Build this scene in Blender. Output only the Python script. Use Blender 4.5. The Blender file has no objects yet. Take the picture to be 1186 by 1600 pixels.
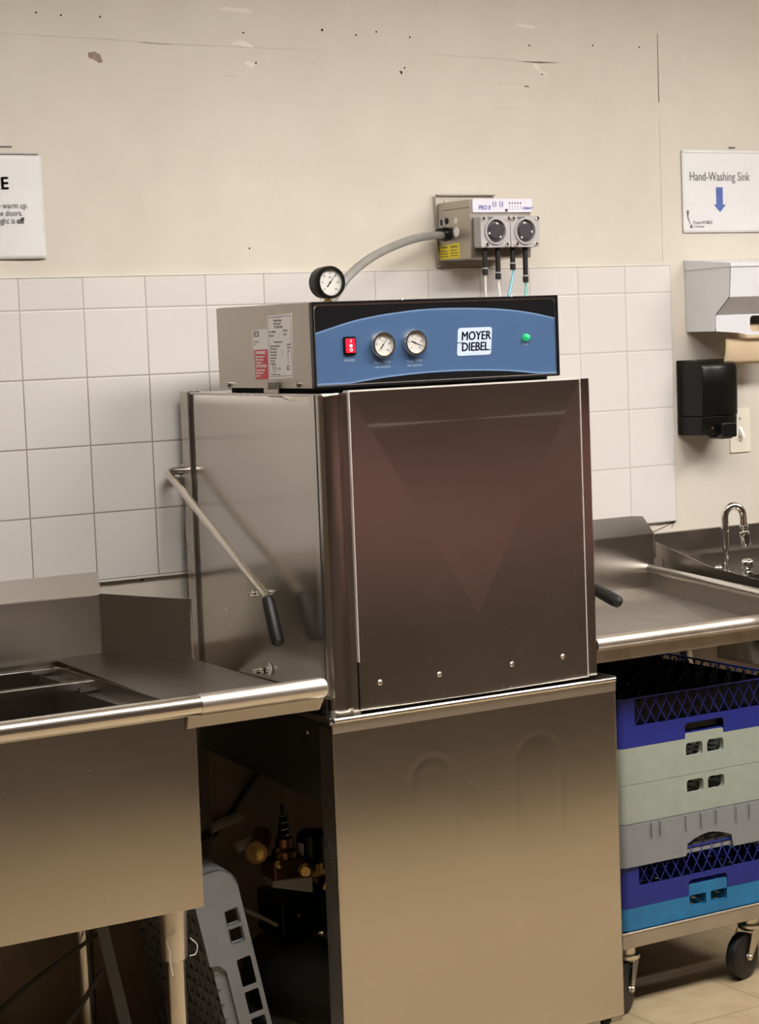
import bpy, bmesh, math, random
from mathutils import Vector, Matrix
random.seed(7)
S = bpy.context.scene
COL = S.collection
PI = math.pi

# ------------------------------------------------------------------ camera
cam_d = bpy.data.cameras.new('camera')
cam = bpy.data.objects.new('camera', cam_d); COL.objects.link(cam)
YAW, PITCH, ROLL = 0.54300244, -0.08808412, -0.03802047
FPX = 3204.08
cp, sp, cy, sy = math.cos(PITCH), math.sin(PITCH), math.cos(YAW), math.sin(YAW)
fwd = Vector((sy*cp, cy*cp, sp)); right = Vector((cy, -sy, 0)); up = right.cross(fwd)
cr, sr = math.cos(ROLL), math.sin(ROLL)
r2 = right*cr + up*sr; u2 = up*cr - right*sr
cm = Matrix((r2, u2, -fwd)).transposed().to_4x4(); cm.translation = Vector((-1.67239, -4.27403, 1.58711))
cam.matrix_world = cm
cam_d.sensor_fit = 'VERTICAL'; cam_d.sensor_height = 24.0; cam_d.lens = FPX/1600*24.0
cam_d.clip_start = 0.05
S.camera = cam
# ------------------------------------------------------------------ world, exposure
w = bpy.data.worlds.new('world'); S.world = w; w.use_nodes = True
w.node_tree.nodes['Background'].inputs[0].default_value = (0.9, 0.85, 0.78, 1)
w.node_tree.nodes['Background'].inputs[1].default_value = 0.004
S.view_settings.view_transform = 'Standard'; S.view_settings.look = 'None'
S.view_settings.gamma = 1.0; S.view_settings.use_curve_mapping = False
S.view_settings.exposure = 2.33
LAMP = 5.2
LIGHTS = [(0.05, -1.75), (1.5, -1.75), (2.95, -1.75)]   # ceiling troffer centres
CEIL = 2.75

# ------------------------------------------------------------------ materials
def new_mat(name):
    m = bpy.data.materials.new(name); m.use_nodes = True
    nt = m.node_tree
    return m, nt, nt.nodes['Principled BSDF']
def noise(nt, scale, detail=3, stretch=None, rough=.55):
    tc = nt.nodes.new('ShaderNodeTexCoord'); mp = nt.nodes.new('ShaderNodeMapping')
    nt.links.new(tc.outputs['Object'], mp.inputs[0])
    if stretch: mp.inputs['Scale'].default_value = stretch
    n = nt.nodes.new('ShaderNodeTexNoise'); n.inputs['Scale'].default_value = scale; n.inputs['Detail'].default_value = detail
    n.inputs['Roughness'].default_value = rough
    nt.links.new(mp.outputs[0], n.inputs['Vector'])
    return n.outputs['Fac']
def ramp(nt, fac, stops):
    r = nt.nodes.new('ShaderNodeValToRGB'); e = r.color_ramp.elements
    while len(e) < len(stops): e.new(0.5)
    for i, (p, c) in enumerate(stops):
        e[i].position = p; e[i].color = (*c, 1) if len(c) == 3 else c
    nt.links.new(fac, r.inputs[0]); return r.outputs[0]
def maprange(nt, fac, a, b, c, d):
    r = nt.nodes.new('ShaderNodeMapRange'); nt.links.new(fac, r.inputs[0])
    for i, v in zip((1, 2, 3, 4), (a, b, c, d)): r.inputs[i].default_value = v
    return r.outputs[0]
def bump(nt, bs, h, strength, dist, prev=None):
    b = nt.nodes.new('ShaderNodeBump'); b.inputs['Strength'].default_value = strength; b.inputs['Distance'].default_value = dist
    nt.links.new(h, b.inputs['Height'])
    if prev: nt.links.new(prev, b.inputs['Normal'])
    nt.links.new(b.outputs[0], bs.inputs['Normal']); return b.outputs[0]
def sc(c, k): return tuple(min(1, x*k) for x in c)
def plain(name, col, rough=.5, metal=0., var=.08, nscale=12, bstr=0., coat=0.):
    m, nt, bs = new_mat(name)
    f = noise(nt, nscale, 4)
    c = ramp(nt, f, [(.3, sc(col, 1-var)), (.7, sc(col, 1+var))])
    nt.links.new(c, bs.inputs['Base Color'])
    bs.inputs['Roughness'].default_value = rough; bs.inputs['Metallic'].default_value = metal
    bs.inputs['Coat Weight'].default_value = coat
    if bstr: bump(nt, bs, noise(nt, nscale*12, 3), bstr, .001)
    return m
def steel(name, col=(.60, .565, .52), rough=.27, aniso=.6, spots=.5, wav=.25, grime=0., arot=0.):
    m, nt, bs = new_mat(name)
    bs.inputs['Metallic'].default_value = 1.0
    big = noise(nt, 5, 4)
    fine = noise(nt, 160, 2)
    c = ramp(nt, big, [(.1, sc(col, .95)), (.9, sc(col, 1.03))])
    if grime:
        g = noise(nt, 14, 6); gm = maprange(nt, g, .48, .72, 0, grime)
        mx = nt.nodes.new('ShaderNodeMix'); mx.data_type = 'RGBA'
        nt.links.new(gm, mx.inputs[0]); nt.links.new(c, mx.inputs[6]); mx.inputs[7].default_value = (.33, .24, .15, 1)
        c = mx.outputs[2]
    nt.links.new(c, bs.inputs['Base Color'])
    sp_ = noise(nt, 170, 1); spm = maprange(nt, sp_, .74, .82, 0, .16*spots)
    rr = maprange(nt, big, 0, 1, rough-.02, rough+.03)
    ad = nt.nodes.new('ShaderNodeMath'); ad.operation = 'ADD'; nt.links.new(rr, ad.inputs[0]); nt.links.new(spm, ad.inputs[1])
    nt.links.new(ad.outputs[0], bs.inputs['Roughness'])
    bs.inputs['Anisotropic'].default_value = aniso
    bs.inputs['Anisotropic Rotation'].default_value = arot
    tg = nt.nodes.new('ShaderNodeTangent'); tg.direction_type = 'RADIAL'; tg.axis = 'Z'
    nt.links.new(tg.outputs[0], bs.inputs['Tangent'])
    if wav:
        b1 = bump(nt, bs, noise(nt, 3.0, 1), wav, .01)
        bump(nt, bs, fine, .02, .0006, b1)
    return m
def emis(name, col, strg):
    m, nt, bs = new_mat(name)
    bs.inputs['Base Color'].default_value = (.8, .8, .8, 1)
    bs.inputs['Emission Color'].default_value = (*col, 1); bs.inputs['Emission Strength'].default_value = strg
    return m

M = {}
M['steel'] = steel('brushed_steel')
M['steel_hood'] = steel('hood_steel', rough=.20, wav=.35, spots=.25)
M['steel_front'] = steel('front_panel_steel', rough=.24, wav=.12, spots=.4)
M['steel_table'] = steel('table_steel', (.40, .37, .335), rough=.30, aniso=.2, spots=.6, wav=.12)
M['steel_worn'] = steel('worn_table_steel', (.38, .345, .305), rough=.46, aniso=.1, spots=.8, wav=.2, grime=.6)
M['steel_rim'] = steel('rolled_rim_steel', (.70, .66, .60), rough=.20, aniso=.0, wav=0, spots=.3)
M['steel_sleeve'] = steel('weld_cleaned_steel', (.74, .69, .63), rough=.36, aniso=.0, wav=0, spots=.3)
M['steel_matte'] = steel('matte_box_steel', (.50, .455, .395), rough=.42, aniso=.3, wav=.1, spots=.2)
M['steel_cap_lit'] = steel('lit_cap_steel', (.66, .63, .59), rough=.4, aniso=0, wav=.1, spots=.5)  # paler copy of the table steel, ceiling light put into its colour
M['worn_edge'] = steel('worn_edge_steel', (.58, .52, .45), rough=.42, aniso=0, wav=.2, spots=.8, grime=.6)
M['chrome'] = steel('chrome', (.85, .83, .80), rough=.05, aniso=0, wav=0, spots=0)
M['zinc'] = plain('zinc_plated', (.72, .68, .60), .3, 1.0)
M['black_plastic'] = plain('black_plastic', (.005, .0045, .004), .30, bstr=.05)
M['black_rubber'] = plain('black_rubber', (.0045, .004, .0038), .5, bstr=.1)
M['black_gloss'] = plain('black_gloss_overlay', (.006, .006, .007), .25)
M['hole'] = plain('dark_hole', (.01, .009, .008), .9)
M['blue_panel'] = plain('blue_overlay', (.050, .098, .20), .36, var=.03)
M['blue_line'] = plain('light_blue_line', (.13, .22, .37), .34, var=.02)
M['print_grey'] = plain('grey_print', (.30, .38, .50), .5)
M['badge'] = plain('badge_silver_blue', (.47, .55, .68), .4, var=.02)
M['badge_ink'] = plain('badge_ink', (.05, .07, .13), .5)
M['white'] = plain('white_print', (.82, .80, .77), .5, var=.02)
M['dial'] = plain('dial_face', (.52, .50, .465), .45, var=.02)
M['ink'] = plain('black_ink', (.03, .03, .03), .6)
M['ink_soft'] = plain('grey_ink', (.13, .13, .14), .6)
M['ink_blue'] = plain('blue_ink', (.07, .08, .33), .6)
M['arrow_blue'] = plain('arrow_blue', (.085, .135, .40), .5, var=.15, nscale=25)
M['label_red'] = plain('red_label', (.62, .05, .07), .45)
M['label_yellow'] = plain('yellow_label', (.80, .66, .02), .45)
M['paper'] = plain('paper_sheet', (.74, .73, .73), .38, var=.02, nscale=20, coat=.25)
M['towel'] = plain('brown_paper_towel', (.60, .46, .30), .9, bstr=.3)
M['white_metal'] = plain('white_enamel', (.66, .66, .69), .28, var=.02)
M['ivory'] = plain('ivory_plate', (.76, .70, .58), .35)
M['conduit'] = plain('grey_conduit', (.215, .205, .19), .45, var=.1, nscale=30)
M['tube_clear'] = plain('milky_tube', (.56, .53, .47), .35)
M['tube_blue'] = plain('blue_tube', (.20, .48, .60), .3)
M['tube_green'] = plain('teal_tube', (.16, .46, .42), .3)
M['grey_case'] = plain('grey_case', (.42, .40, .39), .4)
M['label_lilac'] = plain('lilac_label', (.70, .68, .76), .4, var=.02)
M['brass'] = plain('brass', (.42, .29, .10), .3, 1.0, nscale=30)
M['copper'] = plain('copper', (.28, .15, .085), .38, 1.0, nscale=30)
M['pvc'] = plain('pale_pipe', (.42, .38, .33), .5)
M['dark_iron'] = plain('dark_iron', (.075, .068, .06), .45, .6, bstr=.2)
M['rack_blue'] = plain('rack_blue', (.010, .018, .20), .48, var=.10, nscale=30)
M['rack_sage'] = plain('rack_sage', (.30, .33, .275), .55, var=.06, nscale=20)
M['rack_grey'] = plain('rack_grey', (.215, .22, .23), .5, var=.06, nscale=20)
M['rack_cyan'] = plain('rack_cyan', (.012, .15, .33), .5, var=.15, nscale=25)
M['rack_black'] = plain('rack_black', (.003, .003, .0035), .3)
M['dolly'] = plain('dolly_metal', (.34, .275, .20), .42, .3)
M['cable'] = plain('dark_cable', (.05, .045, .04), .6)
M['sheet_edge'] = plain('bare_sheet_edge', (.72, .66, .61), .4, .3)
M['patch'] = plain('filler_patch', (.74, .69, .60), .8)
M['patch_brown'] = plain('torn_paint_brown', (.30, .23, .17), .9, var=.3, nscale=60)
M['scratch'] = plain('scratch_dark', (.16, .12, .09), .9)
M['scratch_soft'] = plain('scratch_soft', (.53, .475, .395), .9)
M['cover'] = plain('smoky_cover', (.46, .43, .44), .25)
M['rotor'] = plain('rotor', (.055, .045, .055), .35)
M['black_plastic'].node_tree.nodes['Principled BSDF'].inputs['Specular IOR Level'].default_value = .25
M['green_led'] = emis('green_lens', (.02, .75, .25), .06)
M['green_led'].node_tree.nodes['Principled BSDF'].inputs['Base Color'].default_value = (.01, .35, .12, 1)
M['green_led'].node_tree.nodes['Principled BSDF'].inputs['Roughness'].default_value = .15
M['red_rocker'] = emis('red_rocker', (.9, .02, .05), .10)
M['red_rocker'].node_tree.nodes['Principled BSDF'].inputs['Base Color'].default_value = (.7, .01, .03, 1)
M['red_rocker'].node_tree.nodes['Principled BSDF'].inputs['Roughness'].default_value = .25
M['lamp'] = emis('lamp_diffuser', (1.0, .97, .93), LAMP)
M['dark_stand_in'] = plain('dark_stand_in', (.06, .045, .035), .5)  # for the unseen blocks added as dark reflections
M['maroon'] = plain('maroon_reflection', (.66, .33, .32), .6)  # for the unseen block added as a reddish reflection

def wall_mat():
    m, nt, bs = new_mat('painted_wall')
    a = noise(nt, 2.2, 5); b_ = noise(nt, 9, 6)
    c = ramp(nt, a, [(.3, (.615, .56, .48)), (.7, (.66, .605, .52))])
    mx = nt.nodes.new('ShaderNodeMix'); mx.data_type = 'RGBA'; mx.blend_type = 'MULTIPLY'; mx.inputs[0].default_value = 1
    nt.links.new(c, mx.inputs[6]); nt.links.new(ramp(nt, b_, [(.35, (.96, .955, .95)), (.65, (1, 1, 1))]), mx.inputs[7])
    nt.links.new(mx.outputs[2], bs.inputs['Base Color'])
    bs.inputs['Roughness'].default_value = .55
    bump(nt, bs, noise(nt, 220, 3), .12, .001)
    return m
M['wall'] = wall_mat()
def tile_mat():
    m, nt, bs = new_mat('wall_tile')
    N, L = nt.nodes, nt.links
    tc = N.new('ShaderNodeTexCoord'); sx = N.new('ShaderNodeSeparateXYZ'); L.new(tc.outputs['Object'], sx.inputs[0])
    wob = noise(nt, 1.5, 1)
    def math_(op, a, b=None):
        n = N.new('ShaderNodeMath'); n.operation = op
        for i, v in enumerate((a, b)):
            if v is None: continue
            if isinstance(v, (int, float)): n.inputs[i].default_value = v
            else: L.new(v, n.inputs[i])
        return n.outputs[0]
    ds, cells = [], []
    for ax, off in (('X', 0.0), ('Z', 1.66)):
        v = math_('ADD', math_('SUBTRACT', sx.outputs[ax], off), math_('MULTIPLY', math_('SUBTRACT', wob, .5), .003))
        q = math_('DIVIDE', v, .1524)
        f = math_('FRACT', math_('ADD', q, 40)); cells.append(math_('FLOOR', math_('ADD', q, 40)))
        d = math_('MULTIPLY', math_('SUBTRACT', .5, math_('ABSOLUTE', math_('SUBTRACT', f, .5))), .1524)
        ds.append(d)
    d = math_('MINIMUM', ds[0], ds[1])
    grout = maprange(nt, d, .0010, .0019, 1, 0)
    # grout is pale and filled on the right, dirty and open on the left
    gx = maprange(nt, sx.outputs['X'], .3, .9, 0, 1)
    gz = maprange(nt, sx.outputs['Z'], 1.45, 1.62, 0, 1)
    gmax = math_('MAXIMUM', gx, math_('MULTIPLY', gz, .75))
    gc = N.new('ShaderNodeMix'); gc.data_type = 'RGBA'; L.new(gmax, gc.inputs[0]); gc.inputs[6].default_value = (.27, .24, .19, 1); gc.inputs[7].default_value = (.50, .47, .42, 1)
    wn = N.new('ShaderNodeTexWhiteNoise'); wn.noise_dimensions = '2D'; cb = N.new('ShaderNodeCombineXYZ')
    L.new(cells[0], cb.inputs[0]); L.new(cells[1], cb.inputs[1]); L.new(cb.outputs[0], wn.inputs['Vector'])
    tcx = ramp(nt, wn.outputs['Value'], [(0, (.665, .63, .60)), (1, (.70, .665, .63))])
    mx = N.new('ShaderNodeMix'); mx.data_type = 'RGBA'; L.new(grout, mx.inputs[0]); L.new(tcx, mx.inputs[6]); L.new(gc.outputs[2], mx.inputs[7])
    L.new(mx.outputs[2], bs.inputs['Base Color'])
    L.new(maprange(nt, grout, 0, 1, .3, .9), bs.inputs['Roughness'])
    h = maprange(nt, d, .0008, .0035, 0, 1)
    b1 = bump(nt, bs, h, .5, .0012)
    bump(nt, bs, noise(nt, 7, 2), .12, .004, b1)
    return m
M['tile'] = tile_mat()
M['lower_wall_shade'] = plain('brown_lower_wall_shade', (.27, .215, .155), .7, var=.15, nscale=6)  # browner wall tone with the under-table shade put into the colour
M['tile_edge'] = plain('tile_edge', (.70, .67, .60), .5)
def floor_mat():
    m, nt, bs = new_mat('floor_tile')
    tc = nt.nodes.new('ShaderNodeTexCoord'); mp = nt.nodes.new('ShaderNodeMapping'); nt.links.new(tc.outputs['Object'], mp.inputs[0])
    mp.inputs['Location'].default_value = (.06, .14, 0)
    br = nt.nodes.new('ShaderNodeTexBrick'); nt.links.new(mp.outputs[0], br.inputs['Vector'])
    br.offset = 0; br.inputs['Scale'].default_value = 1; br.inputs['Brick Width'].default_value = .305; br.inputs['Row Height'].default_value = .305
    br.inputs['Mortar Size'].default_value = .0018; br.inputs['Color1'].default_value = (.41, .315, .195, 1); br.inputs['Color2'].default_value = (.44, .34, .213, 1)
    br.inputs['Mortar'].default_value = (.20, .155, .10, 1)
    mx = nt.nodes.new('ShaderNodeMix'); mx.data_type = 'RGBA'; mx.blend_type = 'MULTIPLY'; mx.inputs[0].default_value = 1
    nt.links.new(br.outputs[0], mx.inputs[6]); nt.links.new(ramp(nt, noise(nt, 16, 6), [(.35, (.84, .82, .78)), (.65, (1, 1, 1))]), mx.inputs[7])
    nt.links.new(mx.outputs[2], bs.inputs['Base Color']); bs.inputs['Roughness'].default_value = .4
    return m
M['floor'] = floor_mat()
M['ceiling'] = plain('ceiling_panel', (.85, .82, .76), .9, var=.02)
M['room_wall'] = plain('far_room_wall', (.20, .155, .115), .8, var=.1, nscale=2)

# ------------------------------------------------------------------ mesh helpers
class MB:
    def __init__(s): s.bm = bmesh.new()
    def quadbox(s, P):   # P: 8 points, bottom ring then top ring
        v = [s.bm.verts.new(p) for p in P]
        for f in ((3, 2, 1, 0), (4, 5, 6, 7), (0, 1, 5, 4), (1, 2, 6, 5), (2, 3, 7, 6), (3, 0, 4, 7)): s.bm.faces.new([v[i] for i in f])
        return s
    def box(s, x0, x1, y0, y1, z0, z1):
        return s.quadbox([(x0, y0, z0), (x1, y0, z0), (x1, y1, z0), (x0, y1, z0), (x0, y0, z1), (x1, y0, z1), (x1, y1, z1), (x0, y1, z1)])
    def sheet(s, pts, thick):      # planar polygon with thickness, pts 3d, thick: vector
        t = Vector(thick); n = len(pts)
        a = [s.bm.verts.new(p) for p in pts]; b = [s.bm.verts.new(Vector(p)+t) for p in pts]
        s.bm.faces.new(a[::-1]); s.bm.faces.new(b)
        for i in range(n): s.bm.faces.new([a[i], a[(i+1) % n], b[(i+1) % n], b[i]])
        return s
    def tube(s, path, r, seg=14, caps=True):
        P = [Vector(p) for p in path]; rings = []; R = r if isinstance(r, (list, tuple)) else [r]*len(P)
        prev = None
        for i, p in enumerate(P):
            t = (P[min(i+1, len(P)-1)] - P[max(i-1, 0)]).normalized()
            if prev is None:
                a = Vector((0, 0, 1)) if abs(t.z) < .9 else Vector((1, 0, 0)); n = t.cross(a).normalized()
            else:
                n = (prev - t*prev.dot(t)).normalized()
            prev = n; b = t.cross(n)
            rings.append([s.bm.verts.new(p + (n*math.cos(2*PI*k/seg) + b*math.sin(2*PI*k/seg))*R[i]) for k in range(seg)])
        for i in range(len(rings)-1):
            for k in range(seg): s.bm.faces.new([rings[i][k], rings[i][(k+1) % seg], rings[i+1][(k+1) % seg], rings[i+1][k]])
        if caps: s.bm.faces.new(rings[0][::-1]); s.bm.faces.new(rings[-1])
        return s
    def lathe(s, o, axis, prof, seg=32):   # prof: list of (dist along axis, radius)
        o = Vector(o); ax = Vector(axis).normalized()
        return s.tube([o + ax*d for d, _ in prof], [max(r, .00005) for _, r in prof], seg) if False else s._lathe(o, ax, prof, seg)
    def _lathe(s, o, ax, prof, seg):
        a = Vector((0, 0, 1)) if abs(ax.z) < .9 else Vector((1, 0, 0)); n = ax.cross(a).normalized(); b = ax.cross(n)
        rings = [[s.bm.verts.new(o + ax*d + (n*math.cos(2*PI*k/seg)+b*math.sin(2*PI*k/seg))*max(r, .00005)) for k in range(seg)] for d, r in prof]
        for i in range(len(rings)-1):
            for k in range(seg): s.bm.faces.new([rings[i][k], rings[i][(k+1) % seg], rings[i+1][(k+1) % seg], rings[i+1][k]])
        s.bm.faces.new(rings[0][::-1]); s.bm.faces.new(rings[-1])
        return s
    def cyl(s, p0, p1, r, seg=20): return s.tube([p0, p1], r, seg)
    def plate(s, outer, holes, thick, mat4):   # flat shape with holes, extruded by thick towards +w of mat4
        cu = bpy.data.curves.new('tmp', 'CURVE'); cu.dimensions = '2D'; cu.fill_mode = 'BOTH'; cu.extrude = thick/2
        for loop in [outer] + list(holes):
            sp_ = cu.splines.new('POLY'); sp_.points.add(len(loop)-1)
            for i, (a, b) in enumerate(loop): sp_.points[i].co = (a, b, 0, 1)
            sp_.use_cyclic_u = True
        ob = bpy.data.objects.new('tmp', cu); me = bpy.data.meshes.new_from_object(ob)
        off = Matrix.Translation((0, 0, thick/2)); me.transform(mat4 @ off)
        s.bm.from_mesh(me); bpy.data.objects.remove(ob); bpy.data.curves.remove(cu); bpy.data.meshes.remove(me)
        return s
    def xform(s, m): bmesh.ops.transform(s.bm, matrix=m, verts=s.bm.verts); return s

WL = {}
def new_obj(name, mesh, parent=None):
    o = bpy.data.objects.new(name, mesh); COL.objects.link(o)
    if parent is not None: o.parent = parent
    return o
def thing(name, label, cat, loc=(0, 0, 0), group=None):
    o = new_obj(name, None); o.location = loc; o.empty_display_size = .05
    o['label'] = label; o['category'] = cat
    if group: o['group'] = group
    WL[o.name] = Vector(loc); return o
def wl(o):
    return WL.get(o.name, Vector((0, 0, 0)))
def build(name, mb, mat, parent=None, bev=0., smooth=35, label=None, origin=None):
    bm = mb.bm
    bmesh.ops.remove_doubles(bm, verts=bm.verts, dist=1e-6)
    bmesh.ops.recalc_face_normals(bm, faces=bm.faces)
    off = wl(parent) if parent is not None else (Vector(origin) if origin else Vector((0, 0, 0)))
    for v in bm.verts: v.co -= off
    me = bpy.data.meshes.new(name); bm.to_mesh(me); bm.free()
    me.materials.append(mat if not isinstance(mat, str) else M[mat])
    o = new_obj(name, me, parent)
    if parent is None: o.location = off
    WL[o.name] = off
    if smooth:
        me.shade_smooth()
        ca = math.radians(smooth)
        bb = bmesh.new(); bb.from_mesh(me)
        for e in bb.edges:
            if len(e.link_faces) == 2 and e.calc_face_angle(0) > ca: e.smooth = False
        bb.to_mesh(me); bb.free()
    if bev:
        md = o.modifiers.new('bevel', 'BEVEL'); md.width = bev; md.segments = 2; md.harden_normals = True; md.limit_method = 'ANGLE'; md.angle_limit = math.radians(40)
    if label: o['label'] = label
    return o
def tag(o, label, cat, group=None):
    o['label'] = label; o['category'] = cat
    if group: o['group'] = group
    return o
def struct(o): o['kind'] = 'structure'; return o
def F(o, u, v):           # frame matrix: origin, u, v, outward = u x v
    u = Vector(u).normalized(); v = Vector(v).normalized(); w_ = u.cross(v)
    m = Matrix((u, v, w_)).transposed().to_4x4(); m.translation = Vector(o); return m
def front(x, y, z): return F((x, y, z), (1, 0, 0), (0, 0, 1))     # faces -y
def lside(x, y, z): return F((x, y, z), (0, -1, 0), (0, 0, 1))    # faces -x
def rrect(x0, x1, y0, y1, r, n=5, skew=0.):
    P = []
    for cx, cy_, a0 in ((x1-r, y0+r, -90), (x1-r, y1-r, 0), (x0+r, y1-r, 90), (x0+r, y0+r, 180)):
        for k in range(n+1):
            a = math.radians(a0 + 90*k/n); P.append((cx + r*math.cos(a) + skew*(cy_ + r*math.sin(a)), cy_ + r*math.sin(a)))
    return P
def circ(cx, cy_, r, n=24): return [(cx + r*math.cos(2*PI*k/n), cy_ + r*math.sin(2*PI*k/n)) for k in range(n)]
def text_mb(mb, s, size, mat4, align='LEFT', shear=0., off=0., sx=1., ext=.0002):
    cu = bpy.data.curves.new('tmp', 'FONT'); cu.body = s; cu.size = size; cu.align_x = align; cu.shear = shear; cu.offset = off; cu.extrude = ext
    cu.resolution_u = 3
    ob = bpy.data.objects.new('tmp', cu); me = bpy.data.meshes.new_from_object(ob)
    me.transform(mat4 @ Matrix.Diagonal((sx, 1, 1, 1)) @ Matrix.Translation((0, 0, ext)))
    mb.bm.from_mesh(me); bpy.data.objects.remove(ob); bpy.data.curves.remove(cu); bpy.data.meshes.remove(me); return mb
def fillet(path, r, n=6):
    P = [Vector(p) for p in path]; out = [P[0]]
    for i in range(1, len(P)-1):
        a, b, c = P[i-1], P[i], P[i+1]; rr = min(r, (a-b).length*.49, (c-b).length*.49)
        p0 = b + (a-b).normalized()*rr; p1 = b + (c-b).normalized()*rr
        for k in range(n+1):
            t = k/n; out.append(p0*(1-t)**2 + b*2*t*(1-t) + p1*t*t)
    out.append(P[-1]); return out
def spline(path, n=8):
    P = [Vector(p) for p in path]; P = [P[0]*2-P[1]] + P + [P[-1]*2-P[-2]]; out = []
    for i in range(1, len(P)-2):
        for k in range(n):
            t = k/n; a, b, c, d = P[i-1], P[i], P[i+1], P[i+2]
            out.append(.5*((2*b) + (c-a)*t + (2*a-5*b+4*c-d)*t*t + (3*b-a-3*c+d)*t**3))
    out.append(P[-2]); return out

# ================================================================== SETTING
struct(build('floor', MB().box(-3.2, 6.5, -7.2, .1, -.05, 0), 'floor', smooth=0))
struct(build('ceiling', MB().box(-3.2, 6.5, -7.2, .1, CEIL, CEIL+.05), 'ceiling', smooth=0))
wall = struct(build('wall_back', MB().box(-3.2, 6.5, 0, .1, 0, CEIL), 'wall', smooth=0))
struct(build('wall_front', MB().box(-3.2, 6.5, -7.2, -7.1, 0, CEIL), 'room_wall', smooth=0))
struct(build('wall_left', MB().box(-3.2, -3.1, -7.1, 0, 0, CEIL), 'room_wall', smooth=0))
struct(build('wall_right', MB().box(6.4, 6.5, -7.1, 0, 0, CEIL), 'wall', smooth=0))
struct(build('trim_1', MB().box(-1.2, 1.832, -.009, 0, 1.0505, 1.731), 'tile', bev=.002))
struct(build('trim_2', MB().box(-1.2, 1.832, -.0105, 0, 1.731, 1.7335), 'tile_edge', smooth=0))
mbx = MB().box(.155, .378, -.012, 0, 1.046, 1.0505)
struct(build('trim_3', mbx, 'tile_edge', smooth=0))
struct(build('under_table_shade', MB().box(-3.1, 3.2, -.006, 0, 0, .878), 'lower_wall_shade', smooth=0))  # added sheet, darkens the wall where the tables shade it
# marks on the paint
def disc(mb, x, z, r): mb.plate(circ(x, z, r, 10), [], .0006, front(0, 0, 0))
def blob(mb, pts): mb.plate(pts, [], .0006, front(0, 0, 0))
h = MB()
for x, z in ((.079, 2.308), (.137, 2.305), (.23, 2.306), (.588, 2.286), (.799, 2.301), (.892, 2.293), (.949, 2.303), (1.044, 2.294), (1.399, 2.288), (1.599, 2.296), (1.751, 2.297), (1.026, 2.22), (1.436, 2.218), (.618, 2.218), (.58, 1.79)):
    disc(h, x, z, .0023 if x != .799 else .0032)
blob(h, [(1.010, 2.213), (1.020, 2.211), (1.017, 2.203)])
build('nail_holes', h, 'hole', wall, smooth=0)
h = MB()
blob(h, [(.527, 2.337), (.54, 2.333), (.60, 2.331), (.613, 2.334), (.60, 2.341), (.54, 2.342)])
blob(h, [(1.362, 2.336), (1.415, 2.330), (1.418, 2.337), (1.365, 2.341)])
blob(h, [(.55, 2.259), (.61, 2.251), (.616, 2.254), (.59, 2.267), (.57, 2.266)])
blob(h, [(.585, 2.216), (.607, 2.206), (.615, 2.213), (.60, 2.223)])
blob(h, [(1.41, 2.245), (1.43, 2.236), (1.428, 2.226), (1.412, 2.232)]); blob(h, [(1.425, 2.223), (1.445, 2.212), (1.452, 2.218), (1.435, 2.226)])
blob(h, [(1.285, 1.780), (1.31, 1.778), (1.312, 1.786), (1.29, 1.788)])
build('filler_patches', h, 'patch', wall, smooth=0)
h = MB(); blob(h, [(.197, 2.226), (.213, 2.229), (.226, 2.223), (.232, 2.207), (.224, 2.204), (.212, 2.210), (.198, 2.215)])
build('torn_paint', h, 'patch_brown', wall, smooth=0)
h = MB()
blob(h, [(1.355, 2.2475), (1.43, 2.2450), (1.497, 2.2485), (1.43, 2.2490)])
blob(h, [(1.8112, 2.335), (1.8128, 2.335), (1.8128, 2.157), (1.8098, 2.157)])
blob(h, [(1.38, 2.185), (1.395, 2.184), (1.394, 2.187), (1.382, 2.188)])
build('scratches', h, 'scratch', wall, smooth=0)
h = MB()
def streak(x0, z0, x1, z1, t=.0012): blob(h, [(x0, z0), (x1, z1), (x1, z1+t), (x0, z0+t)])
streak(-.2, 2.262, .22, 2.257); streak(.22, 2.258, .40, 2.250, .0016); streak(.33, 2.253, .57, 2.252); streak(.57, 2.253, .80, 2.251, .001); streak(1.1, 2.255, 1.36, 2.250)
streak(.53, 2.185, .57, 2.186, .002); streak(1.28, 2.13, 1.38, 2.131, .001); streak(1.30, 2.19, 1.37, 2.192, .0012); streak(1.8105, 2.10, 1.812, 2.155, .001)
blob(h, [(1.8105, 1.74), (1.812, 1.74), (1.812, 2.10), (1.8105, 2.10)])
for i in range(16):
    x = random.uniform(.75, .83); z = random.uniform(2.18, 2.25); streak(x, z, x+random.uniform(.002, .010), z+random.uniform(-.004, .004), .0012)
build('faint_streaks', h, 'scratch_soft', wall, smooth=0)
h = MB()
streak(1.745, 1.022, 1.83, 1.046, .003); streak(1.818, 1.030, 1.826, 1.047, .006); streak(1.77, 1.042, 1.832, 1.047, .003); disc(h, 1.895, 1.020, .003); disc(h, 1.903, 1.021, .002)
blob(h, [(.26, 1.043), (.272, 1.043), (.267, 1.036)])
build('chipped_edge', h, 'scratch', wall, smooth=0)
for (x, z) in ((.112, 1.175), (.130, 1.155), (.092, 1.145), (.086, 1.14), (.192, 1.243)):
    pass
# light fixtures
for i, (x, y) in enumerate(LIGHTS):
    t = thing('ceiling_light', 'long fluorescent ceiling light panel above the room', 'ceiling light', (x, y, CEIL), 'ceiling light panels')
    fr = MB(); fr.plate(rrect(-.62, .62, -.32, .32, .01), [rrect(-.58, .58, -.28, .28, .005)], .03, F((x, y, CEIL-.001), (1, 0, 0), (0, -1, 0)))
    build('frame', fr, 'white_metal', t)
    build('diffuser', MB().box(x-.58, x+.58, y-.28, y+.28, CEIL-.012, CEIL-.006), 'lamp', t, smooth=0)
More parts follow.
